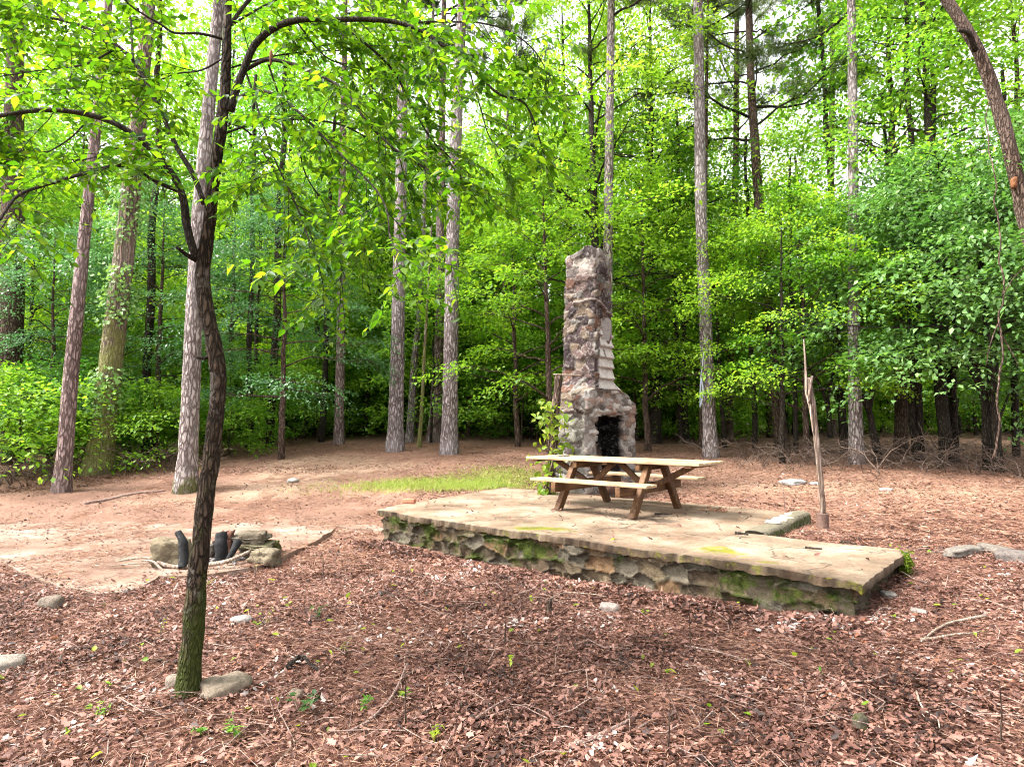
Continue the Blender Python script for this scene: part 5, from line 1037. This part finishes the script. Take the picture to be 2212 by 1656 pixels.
B['mid'] = make_broadleaf(17, 11, .12, 2.6, 30, 3.2, .14, 'leaf_mid', 'bark_dark', per=28, spr=.9)
B['mid2'] = make_broadleaf(18, 12.5, .14, 3.4, 32, 3.4, .14, 'leaf_mid', 'bark_brown', per=28, spr=.9)
B['tall'] = make_broadleaf(19, 19, .2, 6.0, 40, 4.0, .17, 'leaf_mid', 'bark_dark', per=24, spr=1.15, sub=6)
B['tall2'] = make_broadleaf(20, 17, .18, 4.5, 38, 3.8, .17, 'leaf_bright', 'bark_brown', per=22, spr=1.15, sub=6)
B['far'] = make_broadleaf(23, 13, .12, 2.2, 34, 3.6, .2, 'leaf_mid', 'bark_dark', per=22, spr=1.1)
B['far2'] = make_broadleaf(24, 11, .1, 1.5, 34, 3.8, .2, 'leaf_deep', 'bark_dark', per=22, spr=1.1)
B['oak'] = make_broadleaf(25, 17.5, .17, 4.4, 30, 3.3, .13, 'leaf_mid', 'bark_dark', per=30, spr=.85, sub=6, el=(.6, .2))
B['shrub'] = make_broadleaf(26, 2.6, .03, .15, 20, 1.7, .10, 'leaf_deep', 'bark_dark', 'shrub', per=26, spr=.6, el=(.8, .1), sub=4)
B['shrub2'] = make_broadleaf(27, 2.0, .03, .1, 18, 1.6, .12, 'leaf_mid', 'bark_dark', 'shrub', per=24, spr=.6, el=(.8, .05), sub=4)
B['young'] = make_broadleaf(31, 4.6, .045, .25, 30, 2.0, .12, 'leaf_bright', 'bark_brown', 'young_tree', per=30, spr=.75, sub=4)
B['young2'] = make_broadleaf(32, 5.5, .05, .3, 32, 2.1, .12, 'leaf_mid', 'bark_dark', 'young_tree', per=30, spr=.8, sub=4)
B['fern'] = make_broadleaf(28, 2.4, .03, .3, 20, 2.0, .11, 'leaf_bright', 'bark_brown', 'shrub', per=30, spr=.8, el=(.6, -.2), sub=4, flat=.12, drop=.3)
E = 'broadleaf trees along the edge of the clearing'
for k, px, d, sc, lab in [
 ('oak', 1291, 17.6, 1.0, 'tall dark stemmed oak just behind the pine over the chimney'),
 ('maple', 1190, 17.2, 1.0, 'bright green maple left of the chimney shaft'),
 ('maple2', 1120, 19.5, 1.05, 'second bright maple behind, between pale pine and chimney maple'),
 ('maple', 1400, 18.5, .95, 'bright maple right behind the chimney shaft'),
 ('mid', 1470, 21, .95, 'rounded green tree between chimney and roped pine'),
 ('beech', 1690, 15.6, .95, 'low spreading tree with yellow green sprays left of the leaning pole'),
 ('maple2', 1740, 16.5, .95, 'bright tree behind the top of the leaning pole'),
 ('horn', 1975, 15.8, 1.15, 'pale drooping hornbeam right of the pale straight pine'),
 ('horn2', 2150, 13.9, 1.25, 'pale big leaved tree hanging over the right picture edge'),
 ('horn', 2330, 12.6, 1.05, 'pale drooping tree beyond the right picture edge'),
 ('horn2', 2060, 15.8, 1.2, 'pale green tree behind the two hornbeams'),
 ('tall2', 1940, 17.5, .95, 'tall dark stemmed tree with open boughs right of the pale straight pine'),
 ('oak', 2040, 15.5, .95, 'forked dark oak against the sky near the leaning trunk'),
 ('tall2', 2240, 17.5, .95, 'tall leafy tree behind the leaning trunk at the right edge'),
 ('hem', 610, 16.5, .92, 'grey green fine leaved tree right of the front trunk'),
 ('hem', 330, 17.5, .95, 'grey green tree behind the front trunk and the vine grown pine'),
 ('maple', 500, 21, 1.0, 'green maple behind the grey green tree'),
 ('mid', 60, 18.5, .8, 'leafy tree behind the bushes at the left edge'),
 ('maple2', 260, 19.5, .95, 'bright tree behind the vine grown pine'),
 ('hem', 110, 15.8, .8, 'fine leaved dark tree between the two left pines'),
 ('mid2', 690, 23, .9, 'green tree with a thin dark stem left of the slender reddish pine'),
 ('mid', 790, 23.5, .95, 'green tree behind the slender reddish pine'),
 ('maple', 905, 24, 1.0, 'bright tree behind the group of pines'),
 ('maple2', 1010, 23, 1.05, 'bright tree right behind the palest pine'),
 ('beech', 1560, 19, 1.0, 'spreading bright tree behind the roped pine'),
 ('tall', 1420, 24, .8, 'tall tree above the chimney maple against the sky'),
 ('tall', 600, 27, 1.0, 'tall tree far behind the front tree crown'),
 ('tall2', 180, 24, 1.0, 'tall tree high above the left pines'),
 ('mid2', -60, 17, .9, 'leafy tree just outside the left edge'),
 ('oak', 1240, 22, 1.0, 'oak standing behind the chimney maple'),
]: place(B[k], used, px, d, sc, lab, E)
# bushes low along the edge
S_ = 'bushes along the edge of the clearing'
for k, px, d, sc, lab in [('fern', 45, 14.6, 1.05, 'bright layered bush at the left edge'), ('fern', -50, 13.6, 1.1, 'bright bush cut by the left picture edge'), ('shrub', 120, 15.6, 1.05, 'dark bush between left edge and slim pinkish pine'), ('shrub2', 285, 16.6, 1.1, 'leafy bush right of the vine grown pine'), ('fern', 345, 16.2, .8, 'ferny bush behind the pale grey pine'), ('shrub2', 500, 17.2, .85, 'low bush at the forest edge right of the front trunk'), ('shrub', 540, 19, 1.0, 'deep green bush behind the low one'), ('shrub2', 760, 25, 1.1, 'bush behind the slender reddish pine'), ('shrub', 1000, 26, 1.2, 'dark bush right of the palest pine'), ('shrub2', 1065, 25, 1.1, 'green bush on the needle mound'), ('shrub', 1150, 22, 1.0, 'dark bush left of the wooden post'), ('shrub', 1470, 24, 1.1, 'dark bush right of the fireplace'), ('shrub', 640, 22, 1.0, 'dark bush between front trunk and reddish pine')]:
    place(B[k], used, px, d, sc, lab, S_, cat='shrub')
for i in range(46):
    px = -150 + 1730 * ((i * .618034 + .05) % 1); d = rng.uniform(20.5, 29) if px > 420 else rng.uniform(18.5, 26)
    if 1150 < px < 1560: d = max(d, 22)
    place(B[['young', 'young2', 'young'][i % 3]], used, px, d, rng.uniform(.75, 1.2), 'young leafy tree filling the wood between the trunks', 'young trees filling the wood between the trunks')
for i in range(26):
    place(B[['young', 'young2'][i % 2]], used, -200 + 1780 * ((i * .618034 + .4) % 1), rng.uniform(28, 38), rng.uniform(1.0, 1.5), 'young leafy tree filling the wood between the trunks', 'young trees filling the wood between the trunks')
for i in range(16):
    place(B[['young2', 'young'][i % 2]], used, 1560 + 760 * ((i * .618034 + .2) % 1), rng.uniform(25, 33), rng.uniform(.9, 1.3), 'young leafy tree filling the wood between the trunks', 'young trees filling the wood between the trunks')
for k, px, d, sc, lab in [('tall', 1415, 21, .95, 'tall leafy tree against the white sky right of the chimney pine'), ('tall', 60, 27, 1.1, 'tall tree closing the sky at the far left'), ('tall2', 330, 29, 1.15, 'tall bright tree closing the sky behind the front trunk'), ('tall', 860, 29, 1.1, 'tall tree closing the sky over the group of pines'), ('tall2', 1100, 28, 1.1, 'tall bright tree between the pine group and the chimney'), ('tall', 470, 31, 1.2, 'tall tree deep behind the pale grey pine')]: place(B[k], used, px, d, sc, lab, E)
U = 'undergrowth bushes deep in the wood'
for i in range(54):
    place(B[['shrub', 'shrub2'][i % 2]], used, -400 + 3000 * ((i * .618034 + .1) % 1), rng.uniform(36, 60), rng.uniform(1.9, 3.2), 'green undergrowth bush deep in the wood', U, cat='shrub')
for i in range(46):
    d = rng.uniform(23, 36); px = rng.uniform(-150, 2350)
    if 1480 < px and d < 27: d += 6
    place(B[['shrub', 'shrub2', 'shrub'][i % 3]], used, px, d, rng.uniform(.9, 1.6), 'green undergrowth bush deep in the wood', U, cat='shrub')
W_ = 'trees deep in the wood behind the clearing'
for i in range(44):      # second row
    d = rng.uniform(24, 33); px = -250 + 2700 * ((i * .618034) % 1)
    k = ['far', 'mid2', 'far2', 'mid', 'maple'][i % 5]
    place(B[k], used, px, d, rng.uniform(.85, 1.15), 'leafy tree deep in the wood', W_)
for i in range(80):      # far rows
    d = rng.uniform(33, 72); px = -350 + 2900 * ((i * .618034 + .31) % 1)
    k = ['far', 'far2', 'tall', 'far2', 'far'][i % 5]
    if k == 'tall' and 1450 < px < 1900: k = 'far2'
    place(B[k], used, px, d, rng.uniform(.9, 1.25) * (.8 if k == 'tall' and px > 1300 else 1), 'leafy tree deep in the wood', W_)
# bare stems of the wood
ms = MB(); r0 = np.random.default_rng(5)
n = 16; P = np.stack([np.cumsum(r0.normal(0, .04, n)), np.cumsum(r0.normal(0, .04, n)), np.linspace(-.3, 13, n)], -1); ms.add(*tube(P, np.linspace(.11, .05, n), 10, .25, 3))
ds = thing('slender_tree', None, 'tree'); ms.build('trunk', M['bark_dark'], ds)
mc = MB(); [spray(r0, mc, P[-1 - (i % 5)] + r0.normal(0, .5, 3), r0.normal(0, 1, 3), 1.1, 24, .17, 'rhomb') for i in range(44)]; mc.build('crown', M['leaf_mid'], ds)
D_ = 'slender dark trunks in the wood'
for px, d, sc, lab in [(693, 21, 1.0, 'dark slender trunk left of the slender reddish pine'), (535, 19, .9, 'dark trunk right of the front tree trunk'), (548, 21.5, .8, 'thinner dark trunk paired with the one right of the front tree'), (588, 20, 1.3, 'brown trunk below the grey green tree'), (1152, 23, .8, 'dark slender trunk left of the chimney post'), (1112, 25, 1.0, 'dark trunk right of the thin straight pine'), (1030, 27, 1.0, 'dark trunk right of the palest pine'), (325, 18, 1.2, 'ivy dark trunk behind the pale grey pine'), (1420, 21, .7, 'dark stem right of the fireplace'), (1487, 21, .9, 'dark stem left of the roped pine'), (1625, 19, .8, 'dark stem in the brush left of the leaning pine')]: place(ds, used, px, d, sc, lab, D_)
for px, d, sc, lab in [(1748, 18.5, .75, 'thin dark trunk behind the leaning pole'), (1820, 17.5, 1.1, 'dark trunk left of the pale straight pine foot'), (1712, 17.5, .7, 'thin dark trunk just right of the leaning dark pine'), (1988, 16, 1.0, 'thick dark trunk in the brush at the right'), (2050, 17.5, 1.1, 'thick dark trunk deeper in the right shade'), (1955, 19, .9, 'dark trunk behind the thick one at the right'), (2190, 17, .9, 'dark trunk near the right picture edge')]: place(ds, used, px, d, sc, lab, D_)
for i in range(42):
    place(ds, used, rng.uniform(-150, 2400), rng.uniform(25, 44), rng.uniform(.6, 1.4), 'dark slender trunk deep in the wood', 'slender dark trunks deep in the wood')
# small dark many-stemmed trees at the right
def multi_stem(px, py, d, stems, lab):
    x = at_y(px, py, d)[0]; b = (x, d, fz(x, d) - .1); t = thing('many_stemmed_tree', lab, 'tree', b); mb = MB(); ml = MB()
    for pix, w0, w1 in stems:
        P = smooth_path([at_y(a, c, d) for a, c in pix], 30); P[0, 2] = min(P[0, 2], b[2]) if pix[0][1] > 950 else P[0, 2]; mb.add(*tube(P, np.linspace(w0, w1, 30) / 1300 * d / 2, 9, .3, 4))
        for i in (20, 24, 27, 29): 
            for _ in range(2): spray(rng, ml, P[i], P[i] - P[i - 3] + rng.normal(0, .5, 3), .8, 30, .11, 'rhomb', .15, .25)
    mb.build('trunk', M['bark_dark'], t); ml.build('crown', M['leaf_pale'], t)
multi_stem(2136, 1012, 14.2, [([(2136, 1015), (2133, 950), (2128, 880), (2110, 800), (2090, 740)], 24, 8), ([(2131, 900), (2120, 850), (2095, 800), (2060, 760)], 11, 5), ([(2134, 930), (2146, 860), (2152, 790), (2160, 700)], 13, 6), ([(2134, 960), (2160, 900), (2180, 850)], 8, 4), ([(2132, 890), (2136, 820), (2135, 740)], 10, 5)], 'dark many stemmed small tree at the right edge of the clearing')
multi_stem(1893, 985, 15.5, [([(1897, 985), (1886, 930), (1876, 885), (1850, 830), (1842, 770)], 17, 7), ([(1877, 890), (1884, 850), (1886, 800), (1880, 720)], 11, 6)], 'dark forked small tree behind the pale straight pine')
multi_stem(1790, 930, 17, [([(1795, 945), (1788, 880), (1770, 830), (1745, 790)], 12, 5), ([(1788, 880), (1796, 820), (1815, 770)], 8, 4)], 'thin forked tree behind the leaning pole')

# ------------------------------------------------------------------ dead brush at the edge
def brush(seed, n, spread, h):
    r = np.random.default_rng(seed); mb = MB()
    for i in range(n):
        p = np.array([r.normal(0, spread), r.normal(0, spread * .5), -.05]); az = r.random() * 6.28; b = branch_path(r, p, az, r.uniform(.3, 1.5), r.uniform(-.4, .6), h * r.uniform(.5, 1.4), 9, .2); mb.add(*tube(b, np.linspace(.012, .004, 9) * r.uniform(.6, 1.3), 5, .2, i))
        for _ in range(3): k = r.integers(3, 8); mb.add(*tube(branch_path(r, b[k], az + r.uniform(-1.3, 1.3), r.uniform(-.3, 1), r.uniform(-.6, .5), h * r.uniform(.2, .6), 6, .25), np.linspace(.006, .003, 6), 4, 0, 0, False))
    return mb
bb = [brush(300 + i, 24, .9, 1.05).build('bare_bush', M['brush']) for i in range(3)]
first = [True] * 3
for i, (px, d, sc, lab) in enumerate([(1590, 16.5, .9, 'pale tangle of dead brush right of the roped pine foot'), (1650, 15.5, .8, 'dead brush in front of the leaning dark pine'), (1740, 15, .9, 'dead brush behind the leaning pole'), (1800, 15.5, 1.1, 'tall dead brush left of the pale straight pine'), (1890, 15, 1.0, 'dead brush right of the pale straight pine'), (1960, 14.5, 1.0, 'dead brush before the thick dark trunk'), (2040, 14.5, 1.0, 'dead brush left of the many stemmed tree'), (2120, 14, .9, 'dead brush round the many stemmed tree'), (2200, 13.5, 1.1, 'dead brush at the right picture edge'), (1850, 17, 1.2, 'deeper dead brush behind the pale straight pine'), (2000, 17, 1.2, 'deeper dead brush in the right shade'), (60, 14.2, 1.0, 'dead brush under the bushes at the left'), (160, 14.6, 1.0, 'dead brush between the two left pines'), (270, 14.8, 1.1, 'tangle of dead vines right of the vine grown pine'), (-20, 13.5, 1.0, 'dead brush cut by the left picture edge'), (330, 15.5, .9, 'dead brush behind the pale grey pine')]):
    j = i % 3; x = at_y(px, 950, d)[0]; o = bb[j] if first[j] else bb[j].copy()
    if not first[j]: COL.objects.link(o)
    first[j] = False; o.location = (x, d, fz(x, d)); o.rotation_euler = (0, 0, rng.random() * 6.28); o.scale = (sc,) * 3; tag(o, lab, 'dead bush', 'dead brush along the edge of the clearing')

# ------------------------------------------------------------------ what lies on the ground: leaves, needles, grass
def scatter(n, y0, y1, power=1.6, half=.95, dens=None):
    """points on the ground in front of the camera, denser near it"""
    y = y0 + (y1 - y0) * rng.random(n) ** power; x = rng.uniform(-1, 1, n) * (y * half + .6)
    jx, jy = rng.normal(0, .13, (2, n)); k = ~in_slab(x, y, .02) & ~in_poly(x + jx, y + jy, PATIO)
    if dens is not None: k &= rng.random(n) < dens(x, y)
    return x[k], y[k]
def litter(mb, x, y, L, kind, lift=(0, .03), tilt=.45):
    n = len(x); z = np.where(in_poly(x, y, PATIO), np.maximum(ZP, floor_z(x, y)), floor_z(x, y)) + rng.uniform(*lift, n); a = rng.random(n) * 6.28; D = np.stack([np.cos(a), np.sin(a), rng.normal(0, tilt * .6, n)], -1)
    add_leaves(mb, np.stack([x, y, z], -1), D, nrmz(np.array([0, 0, 1.]) + rng.normal(0, tilt, (n, 3))), L, L * rng.uniform(.4, .75, n), kind, curl=rng.normal(.08, .28, n), fold=rng.normal(0, .22, n)[:, None], rnd=np.clip(rng.random(n) * .8 + (vnoise(np.stack([x, y, x * 0], -1), 2.6, 97, 3) - .5) * 1.1 + .06, 0, 1))
clump = lambda x, y: np.clip(vnoise(np.stack([x, y, x * 0], -1), 1.1, 44, 3) * 2.2 - .35, .12, 1)
mb = MB()
x, y = scatter(16000, 2.2, 6.2, 1.15, .95, clump); litter(mb, x, y, rng.uniform(.03, .07, len(x)), 'lobed', (0, .03), .38)
x, y = scatter(150000, 2.2, 7.5, 1.2, .95, clump); litter(mb, x, y, rng.uniform(.01, .045, len(x)), 'oval', (0, .025), .4)
x, y = scatter(50000, 6.5, 15, 1.25, .95, lambda x, y: clump(x, y) * np.where((x > 1.5) | (x < -6) | (y < 8), 1, .7)); litter(mb, x, y, rng.uniform(.02, .065, len(x)), 'oval', (0, .015), .3)
x, y = scatter(26000, 9, 24, 1.0, .9, lambda x, y: sstep(.42, .6, vnoise(np.stack([x, y * 1.5, x * 0], -1), .7, 48, 4)) * .9 + .08); litter(mb, x, y, rng.uniform(.025, .08, len(x)), 'oval', (0, .015), .25)
x = rng.uniform(-11, 1.2, 60000); y = rng.uniform(6.8, 15.5, 60000); k = ~in_slab(x, y, .02) & (rng.random(60000) < np.clip(.15 + 1.1 * sstep(.4, .62, vnoise(np.stack([x, y * 1.6, x * 0], -1), .9, 148, 4)), 0, 1) * np.where(in_poly(x, y, PATIO), .3, 1)); x, y = x[k], y[k]; litter(mb, x, y, rng.uniform(.015, .055, len(x)), 'oval', (0, .015), .3)
# drift of leaves against the platform wall
n = 5200; t = rng.random(n) * FRONT; vv_ = -.05 - np.abs(rng.normal(0, .28, n)); q = PL(t, vv_, 0); x, y = q[:, 0], q[:, 1]; litter(mb, x, y, rng.uniform(.02, .07, n), 'oval', (0, .05), .5)
tag(mb.build('leaf_litter', M['litter']), kind='stuff')
mb = MB()
x, y = scatter(95000, 2.2, 9, 1.15, .95, lambda x, y: 1.2 - .8 * clump(x, y)); n = len(x); a = rng.random(n) * 6.28
add_leaves(mb, np.stack([x, y, floor_z(x, y) + rng.uniform(.0, .025, n)], -1), np.stack([np.cos(a), np.sin(a), rng.normal(.05, .15, n)], -1), rng.normal(0, 1, (n, 3)), rng.uniform(.04, .11, n), rng.uniform(.002, .004, n), 'needle', rnd=rng.random(n))
x, y = scatter(130000, 7, 20, 1.15, .9); n = len(x); a = rng.random(n) * 6.28
add_leaves(mb, np.stack([x, y, floor_z(x, y) + rng.uniform(0, .02, n)], -1), np.stack([np.cos(a), np.sin(a), rng.normal(.05, .15, n)], -1), rng.normal(0, 1, (n, 3)), rng.uniform(.06, .16, n), rng.uniform(.004, .009, n), 'needle', rnd=rng.random(n))
# needles blown together on patio and slab
lo, hi = PATIO.min(0), PATIO.max(0); x = rng.uniform(max(lo[0], -8), hi[0], 90000); y = rng.uniform(lo[1], hi[1], 90000); k = in_poly(x, y, PATIO) & (rng.random(90000) < sstep(.46, .64, vnoise(np.stack([x, y * 1.0, x * 0], -1), 1.6, 71, 4)) * .9 + .06); x, y = x[k], y[k]; n = len(x); a = rng.normal(.3, .9, n)
add_leaves(mb, np.stack([x, y, np.maximum(ZP, floor_z(x, y)) + rng.uniform(.002, .014, n)], -1), np.stack([np.cos(a), np.sin(a), rng.normal(0, .06, n)], -1), nrmz(rng.normal(0, .3, (n, 3)) + np.array([0, 0, 1.])), rng.uniform(.06, .16, n), rng.uniform(.004, .008, n), 'needle', rnd=rng.random(n))
n = 16000; u_ = rng.uniform(0, 7.2, n); v_ = rng.uniform(0, 3.8, n); q = PL(u_, v_, 0); nn = vnoise(np.stack([u_ * .6, v_ * 1.6, u_ * 0], -1), 1.6, 72, 4); und = np.exp(-(((q[:, 0] - tc[0]) / 1.5) ** 2 + ((q[:, 1] - tc[1]) / 1.0) ** 2))
k = in_slab(q[:, 0], q[:, 1], -.03) & (rng.random(n) < sstep(.55, .7, nn) * .5 + .03 + .25 * und * sstep(.45, .6, nn) + .6 * np.exp(-np.abs(v_ - BACK_V) / .08)); q = q[k]; n = len(q); a = rng.normal(-.6, .6, n)
add_leaves(mb, q + np.stack([a * 0, a * 0, rng.uniform(.018, .03, n)], -1), np.stack([np.cos(a), np.sin(a), rng.normal(0, .05, n)], -1), nrmz(rng.normal(0, .3, (n, 3)) + np.array([0, 0, 1.])), rng.uniform(.05, .14, n), rng.uniform(.003, .006, n), 'needle', rnd=rng.random(n) * .7)
tag(mb.build('pine_needles', M['needle_dry']), kind='stuff')
# single coloured leaves on slab and litter
mb = MB()
n = 220; u_ = rng.uniform(0, 6.5, n); v_ = rng.uniform(.05, 3.7, n); q = PL(u_, v_, .025); k = in_slab(q[:, 0], q[:, 1], -.03); q = q[k]; n = len(q); a = rng.random(n) * 6.28; L = rng.uniform(.02, .07, n); add_leaves(mb, q, np.stack([np.cos(a), np.sin(a), a * 0], -1), nrmz(np.array([0, 0, 1.]) + rng.normal(0, .3, (n, 3))), L, L * .6, 'lobed', curl=rng.normal(0, .4, n), rnd=rng.random(n))
c = on_z(2085, 1111, 0.02) * 0 + on_z(1540 + 0, 1104, .02); n = 26; a = rng.random(n) * 6.28; L = rng.uniform(.04, .08, n); add_leaves(mb, on_z(1546, 1103, .02) + rng.normal(0, 1, (n, 3)) * np.array([.11, .06, .012]) + np.array([0, 0, .02]), np.stack([np.cos(a), np.sin(a), rng.normal(0, .5, n)], -1), nrmz(rng.normal(0, .6, (n, 3)) + np.array([0, 0, 1.])), L, L * .6, 'lobed', curl=rng.normal(0, .5, n), rnd=np.full(n, .92))
tag(mb.build('fallen_leaves', M['litter']), kind='stuff')
mb = MB(); x, y = scatter(150, 2.6, 7, 1.1); n = len(x); a = rng.random(n) * 6.28; L = rng.uniform(.03, .07, n); add_leaves(mb, np.stack([x, y, floor_z(x, y) + .03], -1), np.stack([np.cos(a), np.sin(a), rng.normal(0, .3, n)], -1), nrmz(np.array([0, 0, 1.]) + rng.normal(0, .4, (n, 3))), L, L * .6, 'oval', curl=rng.normal(0, .3, n)); tag(mb.build('yellow_leaves', M['leaf_yellow']), kind='stuff')
# fine twigs through the litter
mb = MB(); x, y = scatter(900, 2.3, 8, 1.15)
for a, b in zip(x, y):
    t = rng.random() * 6.28; l = rng.uniform(.08, .4); p = np.array([a, b, floor_z(a, b) + .012]); q = p + np.array([math.cos(t), math.sin(t), 0]) * l; q[2] = floor_z(q[0], q[1]) + rng.uniform(.005, .07); m = (p + q) / 2 + rng.normal(0, .03, 3) * l * 3; m[2] = max(m[2], floor_z(m[0], m[1]) + .01); mb.add(*tube(np.array([p, m, q]), rng.uniform(.0015, .004), 4, 0, 0, False))
tag(mb.build('twigs', M['twig']), kind='stuff')
# grass by the slab
mb = MB()
for px, py, rx, ry, n in [(900, 1043, 1.7, .55, 5000), (1010, 1047, .9, .4, 6500), (1095, 1028, 1.1, 1.0, 3500)]:
    c = on_ground(px, py); x = c[0] + rng.normal(0, rx * .6, n); y = c[1] + rng.normal(0, ry * .6, n); k = ~in_slab(x, y); x, y = x[k], y[k]; m = len(x); a = rng.random(m) * 6.28; L = rng.uniform(.03, .1, m)
    add_leaves(mb, np.stack([x, y, floor_z(x, y)], -1), np.stack([np.cos(a) * .7, np.sin(a) * .7, np.ones(m)], -1), rng.normal(0, 1, (m, 3)), L, rng.uniform(.006, .012, m), 'needle', rnd=np.clip(rng.normal(.5, .25, m), 0, 1))
tag(mb.build('grass', M['grass']), kind='stuff')
# green ground cover under the far trees
mb = MB(); n = 26000; y = rng.uniform(22, 46, n); x = rng.uniform(-1, 1, n) * (y * .95); k = (x < 9) | (y > 27); x, y = x[k], y[k]; n = len(x); a = rng.random(n) * 6.28; L = rng.uniform(.12, .26, n)
add_leaves(mb, np.stack([x, y, floor_z(x, y) + rng.uniform(.02, .7, n)], -1), np.stack([np.cos(a), np.sin(a), rng.normal(0, .4, n)], -1), nrmz(np.array([0, 0, 1.]) + rng.normal(0, .4, (n, 3))), L, L * .6, 'rhomb'); tag(mb.build('undergrowth', M['leaf_deep']), kind='stuff')
# builders never used stay out of the scene
for t in B.values():
    if t.name not in used:
        for ch in list(t.children): bpy.data.objects.remove(ch)
        bpy.data.objects.remove(t)
